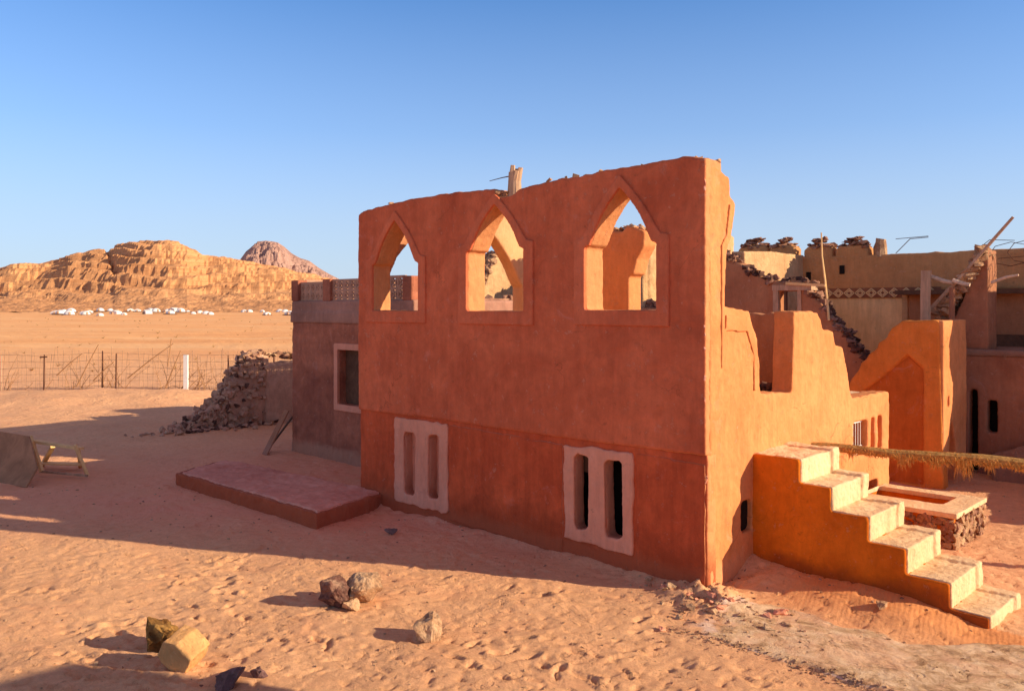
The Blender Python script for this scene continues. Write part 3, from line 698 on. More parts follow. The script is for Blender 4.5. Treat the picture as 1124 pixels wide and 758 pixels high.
# ------------------------------------------------------------------ stone planter basin
basin = thing('stone_basin', 'low rectangular stone basin with a smooth pale rim beside the steps', 'basin', (.95, 5.6, 0))
bm = bmesh.new(); prism(bm, [[(.02, 4.72), (1.83, 4.72), (1.83, 6.45), (.02, 6.45)], [(.05, 5.35), (1.42, 5.35), (1.42, 6.12), (.05, 6.12)]], 'z', .52, .60)
weather(obj('rim', bm, MT['tread'], basin), .02, .02, .4, .008)
bm = bmesh.new(); prism(bm, [[(.02, 4.78), (1.76, 4.78), (1.76, 6.4), (.02, 6.4)], [(.05, 5.33), (1.44, 5.33), (1.44, 6.14), (.05, 6.14)]], 'z', -.2, .53)
weather(obj('core', bm, MT['stair'], basin), .03, .02, .3)
bm = bmesh.new(); rs = random.Random(31)
for k in range(150):
    z = rs.uniform(.0, .50); s = rs.uniform(.06, .14)
    hull_rock(bm, (1.79, rs.uniform(4.8, 6.38), z), (s*.6, s, s*.8), 12, 1 if rs.random() < .65 else 0, 0, rs)
for k in range(150):
    s = rs.uniform(.06, .13); hull_rock(bm, (rs.uniform(.1, 1.78), 4.76, rs.uniform(.0, .50)), (s, s*.6, s*.8), 12, 0 if rs.random() < .7 else 1, 0, rs)
obj('stonework', bm, [MT['rubble'], MT['rubble_pale']], basin)
bm = bmesh.new(); box(bm, .05, 1.44, 5.33, 6.14, .18, .30); obj('sand_fill', bm, MT['terra_low'], basin)

# ------------------------------------------------------------------ low rendered slab
bm = bmesh.new(); prism(bm, [[(-12.5, -1.95), (-6.95, -1.85), (-7.45, .05), (-8.3, .1), (-13.3, -.35)]], 'z', -.2, .27)
sl_ = thing('rendered_platform', 'low flat red plastered platform in front of the left corner of the ruin', 'platform', (-9.9, -1, 0))
weather(obj('curb', bm, MT['terra_low'], sl_), .03, .09, .45, .04, .13)
bm = bmesh.new(); prism(bm, [[(-12.4, -1.86), (-7.05, -1.76), (-7.5, -.0), (-8.3, .03), (-13.2, -.36)]], 'z', .2, .30)
weather(obj('top_screed', bm, plaster('dusty_screed', (.86, .40, .27), (.68, .26, .17), .25, None), sl_), .03, .07, .45, .03, .12)

# ------------------------------------------------------------------ left house
lh = thing('parapet_house', 'greyish rose plastered house with a pierced block parapet left of the ruin', 'house', (-12, 5, 0))
HX0, HX1, HY0, HY1 = -14.61, -9.3, 2.33, 9.2
bm = bmesh.new()
prism(bm, [[(HX0-.05, -.4), (HX1, -.4), (HX1, 3.62), (HX0, 3.62)], [(-12.36, 1.5), (-11.3, 1.5), (-11.3, 2.92), (-12.36, 2.92)]], 'y', HY0, HY0+.3)
box(bm, HX0, HX0+.3, HY0+.2, HY1, -.4, 3.62); box(bm, HX1-.3, HX1, HY0+.2, HY1, -.4, 3.62); box(bm, HX0, HX1, HY1-.3, HY1, -.4, 3.62)
hw = weather(obj('wall', bm, MT['greyrose'], lh), .045, .06, .6, .03, .15)
bm = bmesh.new(); prism(bm, [rrect(-12.52, -11.14, 1.33, 3.08, .03), [(-12.36, 1.5), (-11.3, 1.5), (-11.3, 2.92), (-12.36, 2.92)]], 'y', HY0-.05, HY0+.04)
weather(obj('window_frame', bm, MT['surround'], hw), .02, .015, .3, .008)
bm = bmesh.new(); box(bm, -12.4, -11.25, HY0+.22, HY0+.26, 1.45, 2.95); obj('shutter', bm, MT['wood_dark'], hw)
bm = bmesh.new(); box(bm, HX0-.06, HX1+.03, HY0-.05, HY1, 3.60, 3.88); box(bm, HX0-.03, HX1+.02, HY0-.01, HY1-.05, 3.88, 4.20)
weather(obj('roof_band', bm, plaster('roof_band_plaster', (.50, .255, .175), None, .25), lh), .035, .03, .4, .015)
def block_panel(bm, o, ux, n, size=.262, rows=2, th=.07):
    """pierced blocks: square frames each holding diagonal bars round a hollow lozenge"""
    L = n*size; P0 = lambda a, z: o+ux*a+Vector((0, 0, z))
    for j in range(rows+1): beam(bm, P0(0, j*size), P0(L, j*size), .062, th)
    for i in range(n+1): beam(bm, P0(i*size, -.02), P0(i*size, rows*size+.02), th*.92, .055)
    for i in range(n):
        for j in range(rows):
            e = size/2; P = lambda a, b: P0((i+.5)*size+a, (j+.5)*size+b)
            for k, (a, b_) in enumerate((((-e, -e), (-e*.3, -e*.3)), ((e, -e), (e*.3, -e*.3)), ((-e, e), (-e*.3, e*.3)), ((e, e), (e*.3, e*.3)))): beam(bm, P(*a), P(*b_), .046, th*(.78+.012*k))
            for k, (a, b_) in enumerate((((0, -e*.5), (-e*.5, 0)), ((-e*.5, 0), (0, e*.5)), ((0, e*.5), (e*.5, 0)), ((e*.5, 0), (0, -e*.5)))): beam(bm, P(*a), P(*b_), .04, th*(.66+.012*k))
bm = bmesh.new(); box(bm, HX0+.25, HX1-.25, HY0+.25, HY1-.25, 3.86, 4.0); obj('roof_deck', bm, MT['mortar'], lh)
posts = [HX0+.11, -12.95, -11.3, -9.55]
for x in posts:
    bm = bmesh.new(); w_ = .17 if x < -14 or x < -10 else .18; box(bm, x-w_, x+w_, HY0, HY0+.3, 4.18, 4.77); weather(obj('parapet_pillar', bm, MT['greyrose'], lh), .03, .02, .3)
bm = bmesh.new(); box(bm, HX1-.4, HX1, HY0+.3, HY0+.5, 4.18, 4.72); weather(obj('parapet_pillar', bm, MT['jamb'], lh), .03, .02, .3)
for a_, b_ in ((HX0+.30, -13.12), (-12.78, -11.47), (-11.13, -9.73)):
    n = round((b_-a_)/.262); bm = bmesh.new(); block_panel(bm, Vector((a_, HY0+.12, 4.20)), Vector((1, 0, 0)), n, (b_-a_)/n)
    obj('pierced_panel', bm, MT['lattice'], lh)
bm = bmesh.new(); block_panel(bm, Vector((HX0+.12, HY0+.35, 4.20)), Vector((0, 1, 0)), 22, .28); obj('pierced_panel', bm, MT['lattice'], lh)
# planks leaning by the house
for k, (a_, b_, w_, lab) in enumerate((((-14.75, 1.55, -.02), (-14.72, 2.22, 1.15), .26, 'reddish plank leaning on the left corner of the parapet house'), ((-15.05, 1.75, -.02), (-14.78, 2.45, .95), .12, 'narrow dark plank leaning behind the reddish plank'))):
    bm = bmesh.new(); beam(bm, a_, b_, w_, .035); tag(obj('plank', bm, MT['purple'] if k == 0 else MT['wood_dark'], loc=(a_[0], a_[1], 0)), lab, 'plank')
bm = bmesh.new(); beam(bm, (-16.4, 3.6, .62), (-14.7, 3.2, .80), .14); beam(bm, (-16.0, 3.5, .0), (-16.0, 3.5, .62), .1); beam(bm, (-14.9, 3.2, .0), (-14.9, 3.2, .75), .1)
tag(obj('timber_beam', bm, MT['wood_dark'], loc=(-15.5, 3.4, 0)), 'dark charred timber beam propped between the rubble wall and the rose house', 'beam')

# ------------------------------------------------------------------ rubble wall end
rw = thing('rubble_wall', 'crumbling dark rubble wall with a plastered flank behind the courtyard', 'wall', (-20.4, 5, 0))
bm = bmesh.new(); rs = random.Random(17)
def rub_top(y): return lerp_tab([(1.2, 0), (2.0, .25), (2.8, .75), (3.3, 1.3), (3.9, 2.15), (4.3, 2.45), (5.2, 2.45), (20, 2.3)], y)
prism(bm, [[(1.4, -.3), (4.9, -.3), (4.9, 2.35), (4.3, 2.38), (3.9, 2.05), (3.3, 1.25), (2.8, .7), (2.0, .2)]], 'x', -20.95, -20.35)
weather(obj('mortar_core', bm, MT['mortar'], rw), .05, .06, .4, .05, .15)
bm = bmesh.new()
for k in range(360):
    y = rs.uniform(1.35, 4.75); z = rs.uniform(0, 1)*rub_top(y); s = rs.uniform(.07, .24)
    x = rs.uniform(-20.38, -20.31) if rs.random() < .75 else rs.uniform(-20.9, -20.4)
    if x < -20.42: z = rub_top(y)+rs.uniform(-.08, .06)
    hull_rock(bm, (x, y, z), (s*.75, s, s*.75), 11, rs.choice((0, 2, 0, 2, 1)), rnd=rs)
for k in range(80):
    y = rs.gauss(3.0, .8); x = -20.25+abs(rs.gauss(0, .28)); s = rs.uniform(.06, .18); hull_rock(bm, (x, y, s*.3), (s, s, s*.6), 10, rs.choice((0, 1, 2)), rnd=rs)
for k in range(26): y = rs.uniform(.2, 1.8); x = -20.4+rs.gauss(0, .3); s = rs.uniform(.04, .11); hull_rock(bm, (x, y, s*.3), (s, s, s*.6), 10, 0, rnd=rs)
obj('rubble', bm, [stone('tan_rubble_stone', (.36, .19, .12), (.62, .36, .22), (.84, .55, .35)), MT['rubble_dark'], MT['mortar']], rw)
bm = bmesh.new(); prism(bm, [[(4.75, -.3), (12, -.3)]+crumble([(12, 2.1), (8, 2.2), (4.75, 2.05)], .2, .06, 3)], 'x', -20.9, -20.25)
weather(obj('plastered_flank', bm, MT['mortar'], rw), .05, .06, .5, .03)
bm = bmesh.new(); stones_along(bm, [(-20.8, 3.95, 2.2), (-20.8, 4.8, 2.45), (-20.8, 5.2, 2.4), (-20.8, 6.8, 2.15)], (.45, 0), .07, .2, 80, (0, 1), .7, 9, .08)
obj('coping', bm, [MT['rubble_pale'], MT['rubble']], rw)

# ------------------------------------------------------------------ courtyard things at left
bd = bmesh.new()
def TW(u, v, d): return W((u-562)/930*d, d, 4-(v-338)/930*d)
corners = [TW(-22, 526, 19.9), TW(30, 535, 18.9), TW(42, 514, 19.1), TW(33, 479, 19.9), TW(-22, 470, 20.9)]
nrm = (corners[1]-corners[0]).cross(corners[3]-corners[0]).normalized()*.035
va = [bd.verts.new(c_) for c_ in corners]; vb = [bd.verts.new(c_+nrm) for c_ in corners]
bd.faces.new(va); bd.faces.new(vb[::-1])
for i in range(5): bd.faces.new((va[i], va[(i+1) % 5], vb[(i+1) % 5], vb[i]))
tag(obj('plywood_board', bd, MT['board'], loc=corners[1]), 'brown plywood board with cut corners leaning at the left edge', 'board')
tr = thing('wooden_trestle', 'pale yellow timber trestle frame standing beside the plywood board', 'trestle', W(-10.4, 20.6, 0))
def TW(u, v, d): return W((u-562)/930*d, d, 4-(v-338)/930*d)
def tb(name, p, q, w, h=None, mat='wood_yellow'):
    bm = bmesh.new(); beam(bm, p, q, w, h); return obj(name, bm, MT[mat], tr)
tb('top_rail', TW(36, 484, 20.3), TW(90, 492, 19.9), .14, .06)
tb('leg', TW(33, 478, 20.2), TW(46, 517, 20.2), .11, .06)
tb('leg', TW(82, 488, 19.8), TW(96, 521, 20.0), .10, .06)
tb('leg', TW(58, 490, 20.5), TW(46, 511, 21.4), .10, .06)
tb('leg', TW(86, 491, 20.3), TW(88, 512, 21.4), .08, .05)
tb('shelf', TW(44, 508, 21.0), TW(92, 509, 20.9), .30, .03)
tb('brace', TW(44, 517, 20.2), TW(96, 522, 19.9), .05, .05, 'wood')

# foreground rocks
MT['r_stripe'] = stone('striped_dark_rock', (.10, .04, .035), (.30, .14, .10), (.70, .45, .30), 4, bk=1.2)
MT['r_pale'] = stone('pale_cream_rock', (.34, .17, .09), (.66, .40, .22), (.80, .56, .34), 4)
MT['r_yellow'] = stone('yellow_ochre_rock', (.05, .025, .015), (.26, .12, .035), (.86, .50, .15), 3.5, bk=1.2)
MT['r_block'] = plaster('tan_sandstone', (.86, .50, .20), (.66, .30, .11), .4, None, bumpk=1.2)
MT['r_dark'] = stone('dark_purple_rock', (.10, .05, .05), (.22, .12, .11), (.36, .22, .18), 3)
RK = rock_object
p = W(-2.37, 11.42); RK('rock', (p.x, p.y, .17), (.28, .24, .30), MT['r_stripe'], 'dark striped boulder with a white vein, touching the round cream one', seed=6, n=20, rough=.14)
p = W(-2.02, 11.52); RK('rock', (p.x, p.y, .18), (.31, .28, .27), MT['r_pale'], 'rounded cream boulder right of the dark striped one', seed=11, n=26, rough=.09)
p = W(-2.12, 11.22); RK('rock', (p.x, p.y, .06), (.17, .13, .12), MT['r_pale'], 'small orange-tan stone at the foot of the cream boulder', seed=8)
p = W(-1.00, 10.2); RK('rock', (p.x, p.y, .13), (.27, .24, .24), MT['r_pale'], 'single pale brown boulder alone on the trodden sand', seed=23, n=16)
p = W(-4.13, 10.0); RK('rock', (p.x, p.y, .13), (.40, .30, .25), MT['r_yellow'], 'yellow-topped black rock behind the tan sandstone block', seed=31, rough=.16)
# squared sandstone block standing on an edge
bm = bmesh.new(); p = W(-3.66, 9.45)
R_ = Matrix.Rotation(.55, 3, 'Z') @ Matrix.Rotation(.55, 3, 'Y') @ Matrix.Rotation(.25, 3, 'X')
prism(bm, [[(-.19, -.12), (-.11, -.17), (.15, -.17), (.20, -.07), (.19, .15), (-.05, .18), (-.19, .12)]], 'y', -.17, .17)
for v in bm.verts: v.co = R_ @ v.co + Vector((p.x, p.y, .19))
tag(weather(obj('sandstone_block', bm, MT['r_block'], loc=(p.x, p.y, 0)), .012, .03, .16, .012, .05), 'smooth tan squared sandstone block tilted on its edge', 'rock')
p = W(-2.98, 8.98); RK('rock', (p.x, p.y, .08), (.33, .24, .19), MT['r_dark'], 'dark purple rock in shade at the bottom edge of the picture', seed=41)
p = W(-2.72, 9.15); RK('rock', (p.x, p.y, .05), (.14, .10, .09), MT['r_dark'], 'small dark stone right of the shaded purple rock', seed=43)
p = W(4.77, 10.95); RK('rock', (p.x, p.y, ground_h(p.x, p.y, True)+.03), (.13, .09, .07), MT['r_pale'], 'small tan stone lying on the rippled sand below the steps', seed=51)
p = W(-2.15, 15.0); RK('rock', (p.x, p.y, .05), (.17, .08, .08), MT['r_dark'], 'small grey stone in shade near the left slotted window', seed=53)
# broken plaster lumps at the corner of the ruin
rs = random.Random(77)
for k in range(34):
    x = rs.gauss(.2, .55); y = -.35+rs.gauss(0, .28)
    if y > -.05 and x < 0: y = -.12
    if 0 <= x and y > .9: y = .5
    s = rs.uniform(.035, .13)
    RK('plaster_lump', (x, y, ground_h(x, y, True)+s*.15), (s, s*rs.uniform(.6, 1), s*.5), MT['r_pale'] if rs.random() < .5 else MT['surround'], 'broken lump of pale plaster on the sand at the corner of the ruin', 'rubble', 'plaster lumps at the foot of the corner', 100+k, 10, 2)
bm = bmesh.new()
for k in range(850):
    d_ = rs.uniform(8.4, 19); a_ = rs.uniform(-.66, .66); p = W(a_*d_, d_)
    if rect_dist(p.x, p.y, (-8.3, 0, 0, 7)) < .05 or rect_dist(p.x, p.y, (0, 3.3, 1.25, 3)) < .02 or rect_dist(p.x, p.y, (-13.4, -6.9, -2, .1)) < .02: continue
    s = rs.uniform(.008, .028)*(1+d_/24); hull_rock(bm, (p.x, p.y, ground_h(p.x, p.y, True)+s*.1), (s, s*.8, s*.6), 7, rs.choice((0, 1, 1)), rnd=rs)
for k in range(420):
    x = rs.uniform(.3, 3.8); y = -1.38+rs.gauss(0, .07); s = rs.uniform(.008, .04); hull_rock(bm, (x, y, ground_h(x, y, True)+s*.1), (s, s*.8, s*.4), 7, rs.choice((0, 1, 1)), rnd=rs)
for k in range(260):
    x = rs.gauss(.3, .6); y = -.4+rs.gauss(0, .35); s = rs.uniform(.01, .05)
    if (y > -.03 and x < .03) or (y > 1.2): continue
    hull_rock(bm, (x, y, ground_h(x, y, True)), (s, s*.8, s*.5), 7, rs.choice((0, 1, 1)), rnd=rs)
tag(obj('gravel', bm, [MT['rubble'], MT['r_pale']]), 'scattered pebbles and crumbs over the sand', 'gravel', kind='stuff')

# ------------------------------------------------------------------ wire fence across the plain's edge
fe = thing('wire_fence', 'rusty wire mesh fence woven with dry sticks along the edge of the plain', 'fence', W(-19, 41.4, 0))
D_F = 41.4
def fz(xc): 
    p = W(xc, D_F); return ground_h(p.x, p.y, False)
bm = bmesh.new(); xs = [-29+.22*i for i in range(0, 86)]; rs = random.Random(6)
def wire(pts, r=.010): tube(bm, pts, r, r, 4)
for k, hgt in enumerate((.12, .42, .72, 1.05, 1.38, 1.72)):
    wire([W(x, D_F+rs.uniform(-.03, .03), fz(x)+hgt+rs.uniform(-.02, .02)+.03*math.sin(x*1.1+k)) for x in xs], .011)
for x in xs:
    if rs.random() < .9: wire([W(x, D_F, fz(x)), W(x+rs.uniform(-.06, .06), D_F, fz(x)+.9), W(x+rs.uniform(-.1, .1), D_F+rs.uniform(-.1, .1), fz(x)+rs.uniform(1.6, 2.1))], .009)
obj('wire_mesh', bm, MT['wire'], fe)
for u in (-60, 1, 48, 112, 127, 250, 300, 352):
    x = (u-562)/930*D_F; bm = bmesh.new(); L = 1.72 if u != 112 else 1.85
    tube(bm, [W(x, D_F, fz(x)-.3), W(x+.03, D_F, fz(x)+L)], .04 if u != 1 else .03, .035, 6)
    if u == 48: tube(bm, [W(x-.18, D_F-.02, fz(x)+L-.12), W(x+.18, D_F-.02, fz(x)+L-.1)], .035, .035, 6)
    obj('post', bm, MT['iron'] if u != 1 else MT['wood'], fe)
x = (205-562)/930*D_F; bm = bmesh.new(); box(bm, -.1, .1, -.08, .08, -.3, 1.72)
bmesh.ops.rotate(bm, verts=bm.verts, cent=(0, 0, 0), matrix=Matrix.Rotation(rad(44), 3, 'Z')); bmesh.ops.translate(bm, verts=bm.verts, vec=W(x, D_F-.1, fz(x)))
o = obj('post', bm, MT['white'], fe); o['label'] = 'white painted square fence post'
bm = bmesh.new()
for k in range(70):
    x = rs.uniform(-28, -11); z = fz(x); L = rs.uniform(.4, 1.9); a = rs.gauss(1.45, .5) if rs.random() < .9 else rs.uniform(.5, .9); y = rs.uniform(-.2, .2)
    pts = [W(x, D_F+y, z)]
    for q in range(4): pts.append(pts[-1]+Vector((RX*math.cos(a)*L/4+rs.uniform(-.04, .04), RY*math.cos(a)*L/4, math.sin(a)*L/4))); a += rs.gauss(0, .22)
    tube(bm, pts, .017, .006, 4)
    for q in range(rs.randint(0, 3)):
        b0 = pts[rs.randint(1, 4)]; tube(bm, [b0, b0+Vector((rs.uniform(-.3, .3), rs.uniform(-.3, .3), rs.uniform(.0, .35)))], .009, .004, 4)
obj('dry_sticks', bm, plain('dry_stick', (.42, .22, .10), .9, .4, 5), fe)
for u0, v0, u1, v1 in ((62, 412, 90, 388), (84, 424, 108, 378), (102, 418, 125, 397), (180, 430, 198, 385), (140, 415, 190, 377), (188, 372, 184, 402)):
    bm = bmesh.new(); a_, b_ = TW(u0, v0, D_F-.1), TW(u1, v1, D_F-.1); tube(bm, [a_, a_.lerp(b_, .5)+Vector((.03, 0, .06)), b_], .03, .018, 5, wob=.2); obj('stick', bm, bpy.data.materials['dry_stick'], fe)

# ------------------------------------------------------------------ right side ruins
# E: brown wall with stone top
ew = thing('brown_ruin', 'broken brown plaster wall with ragged stone top and a small framed doorway', 'ruin', (-5, 11.2, 0))
topE = crumble([(-8.0, 5.72), (-7, 5.7), (-6.1, 5.5), (-5.6, 5.25), (-5.1, 4.92), (-4.57, 4.74), (-4.35, 4.68), (-3.85, 4.72), (-3.6, 4.62), (-3.5, 4.35), (-3.18, 3.92), (-2.82, 3.5), (-2.52, 3.2), (-2.24, 2.8), (-1.9, 2.55), (-1.2, 2.2)], .14, .07, 2)
bm = bmesh.new(); prism(bm, [[(-1.2, -.3), (-8.0, -.3)]+topE, [(-4.42, 2.4), (-3.85, 2.4), (-3.85, 4.45), (-4.42, 4.45)]], 'y', 11.0, 11.4)
ewall = weather(obj('wall', bm, MT['brown'], ew), .04, .05, .5, .02)
bm = bmesh.new()
tp = [(x, 11.0, z) for x, z in topE[:-1]]
stones_along(bm, tp[8:46], (0, .4), .10, .21, 210, (0, 1), .7, 5, .09)
stones_along(bm, tp[44:], (0, .4), .10, .22, 170, (0, 1), .5, 6, .10)
stones_along(bm, [(-2.5, 11.0, 2.9), (-1.3, 11.0, 2.1)], (0, .4), .12, .26, 60, (1,), .5, 8, .2)
obj('stone_coping', bm, [MT['rubble'], MT['rubble_dark']], ew)
bm = bmesh.new(); box(bm, -4.58, -4.44, 10.93, 11.2, 2.4, 4.5); box(bm, -3.9, -3.8, 10.95, 11.2, 2.4, 4.5); box(bm, -4.6, -3.5, 10.92, 11.3, 4.47, 4.62)
obj('door_frame', bm, MT['wood'], ewall)
bm = bmesh.new(); box(bm, -4.3, -4.24, 11.0, 11.1, 2.4, 4.45); obj('door_post', bm, MT['wood_dark'], ewall)
bm = bmesh.new(); tube(bm, [(-3.0, 10.85, 3.68), (-3.06, 10.9, 4.15), (-3.12, 10.9, 4.7), (-3.2, 10.9, 5.35), (-3.22, 10.9, 5.95)], .034, .018, 6, wob=.15)
beam(bm, (-3.1, 10.88, 4.58), (-4.2, 10.92, 4.66), .07)
tag(obj('crooked_pole', bm, MT['wood_yellow'], loc=(-3.0, 10.9, 3.6)), 'thin crooked pale pole standing at the broken end of the brown wall', 'pole')

# F: crenellated wall with frieze, and return wall G
fw = thing('crenellated_building', 'long tan mud building with stone-capped merlons and a zigzag diamond frieze', 'building', (-4, 15.2, 0))
bm = bmesh.new(); prism(bm, [[(-10.5, 4.5), (1.4, 4.5)]+crumble([(1.4, 5.6), (.4, 5.58), (-3.0, 5.58), (-5.68, 5.62), (-10.5, 5.72)], .3, .03, 2)], 'y', 15.0, 15.5)
fwall = weather(obj('upper_wall', bm, MT['fort'], fw), .05, .05, .5, .02)
bm = bmesh.new(); prism(bm, [[(-10.5, -.3), (2.5, -.3), (2.5, 4.52), (-10.5, 4.52)], [(-2.45, 3.0), (-1.95, 3.0), (-1.95, 4.3), (-2.45, 4.3)]], 'y', 15.04, 15.5)
weather(obj('lower_wall', bm, MT['beige'], fw), .05, .04, .5, .02)
bm = bmesh.new(); prism(bm, [[(11.35, -.3), (15.1, -.3), (15.1, 5.66), (13, 5.68), (11.35, 5.60)]], 'x', -6.05, -5.65)
weather(obj('return_wall', bm, MT['cream'], fw), .04, .05, .4, .02)
bm = bmesh.new(); prism(bm, [[(9.8, 5.6), (11.6, 5.6), (14.2, 5.52), (15.1, 5.2), (15.1, 4.6), (9.8, 4.6)]], 'x', -5.66, -5.60); bm.free()
for x0, x1, z1 in ((-7.9, -6.85, 6.02), (-6.76, -5.92, 6.0), (-5.62, -4.72, 5.92), (-4.62, -3.62, 5.88)):
    bm = bmesh.new(); prism(bm, [[(x0, 5.4), (x1, 5.4), (x1, z1-.12), (x1-.12, z1), (x0+.12, z1), (x0, z1-.1)]], 'y', 15.0, 15.5); mo = weather(obj('merlon', bm, MT['fort'], fw), .04, .05, .4)
    bm = bmesh.new(); stones_along(bm, [(x0+.1, 15.0, z1), (x1-.1, 15.0, z1)], (0, .45), .10, .22, 40, (0,), .42, int(x0*10), .08)
    stones_along(bm, [(x0+.3, 15.05, z1+.16), (x1-.3, 15.05, z1+.20)], (0, .3), .10, .2, 26, (0,), .4, int(x0*10)+1, .06)
    obj('stone_cap', bm, MT['rubble'], mo)
bm = bmesh.new(); tube(bm, [(-3.33, 15.2, 5.5), (-3.33, 15.2, 5.8), (-3.34, 15.2, 5.95), (-3.32, 15.2, 6.05)], .21, .13, 9, wob=.2); obj('finial', bm, MT['rubble_pale'], fw)
bm = bmesh.new(); x = -5.6
box(bm, -5.62, -1.6, 14.985, 15.02, 4.30, 4.60); fr = obj('frieze', bm, plaster('dark_frieze', (.34, .14, .07), None, .2), fw)
bm = bmesh.new(); x = -5.5
while x < -1.75:
    for s in (.15, .085):
        for a_, b_ in (((-s, 0), (0, s*.86)), ((0, s*.86), (s, 0)), ((s, 0), (0, -s*.86)), ((0, -s*.86), (-s, 0))): beam(bm, (x+a_[0], 14.975, 4.45+a_[1]), (x+b_[0], 14.975, 4.45+b_[1]), .03 if s > .1 else .02, .03)
    x += .33
obj('diamond_ornament', bm, MT['beige'], fr)
for x, z in ((-4.4, 5.17), (-.95, 4.92), (-5.45, 5.0)):
    bm = bmesh.new(); box(bm, x-.07, x+.07, 14.96, 15.05, z-.14, z+.12); obj('vent_slot', bm, MT['black'], fwall)
bm = bmesh.new(); box(bm, -2.62, -2.47, 14.9, 15.2, 3.0, 4.42); obj('jamb', bm, MT['cream'], fw)
bm = bmesh.new(); box(bm, -2.6, 1.0, 14.3, 14.9, 4.38, 4.50); box(bm, -2.5, 1.0, 14.5, 14.8, 2.9, 3.3); obj('lintel_beam', bm, MT['wood_dark'], fw)
bm = bmesh.new(); box(bm, -2.4, 1.6, 14.85, 15.03, 2.8, 4.40); obj('recessed_wall', bm, MT['brown'], fw)
# more ruins seen through the arches
t1 = thing('ruined_tower', 'jagged sunlit cream rubble tower seen through the middle arch', 'ruin', (-14.3, 9.8, 0))
bm = bmesh.new(); prism(bm, [[(8.6, -.3), (12.5, -.3), (12.4, 5.0), (11.6, 5.6)]+crumble([(11.0, 5.75), (10.4, 5.8), (9.95, 5.92), (9.7, 5.75), (9.5, 5.45), (9.35, 5.0), (9.2, 4.7), (9.1, 4.2), (8.9, 3.8)], .15, .1, 4)], 'x', -14.6, -14.0)
weather(obj('wall', bm, MT['cream'], t1), .05, .08, .4, .04)
bm = bmesh.new(); stones_along(bm, [(-14.0, 9.0, 3.9), (-14.0, 9.2, 4.8), (-14.0, 9.5, 5.4), (-14.0, 9.9, 5.85), (-14.0, 10.6, 5.8)], (-.5, 0), .07, .16, 230, (0, 1), .8, 15, .12)
obj('rubble_edge', bm, [MT['rubble_pale'], MT['rubble']], t1)
bm = bmesh.new(); prism(bm, [[(8.0, -.3), (14, -.3), (14, 4.35), (8, 4.3)]], 'x', -13.3, -12.9); stones_along(bm, [(-12.9, 8.2, 4.1), (-12.9, 12, 4.2)], (-.3, 0), .15, .28, 70, (0,), .8, 16, .25)
obj('low_rubble_wall', bm, MT['rubble'], t1)
t2 = thing('cream_ruin', 'tall cream mud wall with a stone heap at its foot, seen through the right arch', 'ruin', (-9.7, 14, 0))
bm = bmesh.new(); prism(bm, [[(12.25, -.3), (17.6, -.3)]+crumble([(17.6, 6.6), (16.5, 6.75), (15, 6.5), (13.9, 6.6), (13.1, 6.45), (12.7, 6.6), (12.25, 6.3)], .2, .1, 4)], 'x', -10.1, -9.5)
prism(bm, [[(-10.8, -.3), (-9.55, -.3), (-9.55, 6.0), (-9.8, 6.35), (-10.2, 6.2), (-10.8, 5.7)]], 'y', 11.95, 12.3)
weather(obj('wall', bm, MT['cream'], t2), .05, .07, .4, .03)
bm = bmesh.new(); stones_along(bm, [(-9.9, 12.2, 6.35), (-9.9, 14, 6.55), (-9.9, 17.4, 6.6)], (.35, 0), .09, .2, 110, (0, 1), .6, 19, .06)
obj('rubble_coping', bm, [MT['rubble'], MT['rubble_pale']], t2)
bm = bmesh.new(); stones_along(bm, [(-8.6, 10.4, 4.1), (-7.7, 10.7, 4.2), (-7.2, 11, 3.9)], (.3, .4), .1, .26, 90, (0, 1), .8, 20, .3); box(bm, -9.2, -6.8, 10.2, 11.0, -.3, 4.0)
obj('stone_heap', bm, [MT['rubble_pale'], MT['rubble']], t2)

# B: orange stepped gable block
bb = thing('orange_gable_block', 'orange plastered block with stepped sloping gable and sunken niche beyond the low annex', 'building', (-.5, 10.4, 0))
gab = [(.12, -.3), (.02, 3.72)]+crumble([(-.02, 3.72), (-.78, 3.71), (-.88, 3.62), (-.98, 3.56), (-1.08, 3.42), (-1.12, 3.3), (-1.3, 3.2), (-1.34, 3.05), (-1.5, 2.95), (-1.58, 2.8), (-1.7, 2.72), (-1.78, 2.5), (-1.95, 2.3), (-2.1, 1.9)], .08, .02, 6)+[(-2.1, -.3)]
niche = [(-.31, .02), (-.31, 2.66), (-.66, 2.95), (-1.0, 2.62), (-1.35, 2.3), (-1.75, 1.98), (-1.75, .02)]
bm = bmesh.new(); prism(bm, [gab, niche], 'y', 9.65, 9.78); prism(bm, [gab], 'y', 9.75, 10.0)
weather(obj('gable_wall', bm, plaster('gable_plaster', (.80, .28, .06), (.68, .20, .035), .22), bb), .028, .03, .5, .012)
bm = bmesh.new(); prism(bm, [[(-1.72, 0), (-.33, 0), (-.33, 2.6), (-.66, 2.9), (-1.0, 2.58), (-1.72, 1.95)]], 'y', 9.72, 9.765); obj('niche_panel', bm, plaster('niche_plaster', (.62, .17, .035), (.50, .12, .02), .25), bb)
bm = bmesh.new(); prism(bm, [[(9.68, -.3), (11.35, -.3), (11.35, 2.6), (11.3, 3.74), (9.68, 3.72)], rrect(9.98, 10.12, 1.78, 2.02, .02), [(10.0, .0), (10.7, .0), (10.55, .9), (10.3, 1.5), (10.15, 1.2)][::1]], 'x', -.25, .10)
weather(obj('side_wall', bm, MT['terra_side'], bb), .028, .03, .5, .012)
bm = bmesh.new(); box(bm, -.75, -.2, 9.95, 11.3, 3.4, 3.6); obj('roof_slab', bm, MT['jamb'], bb)

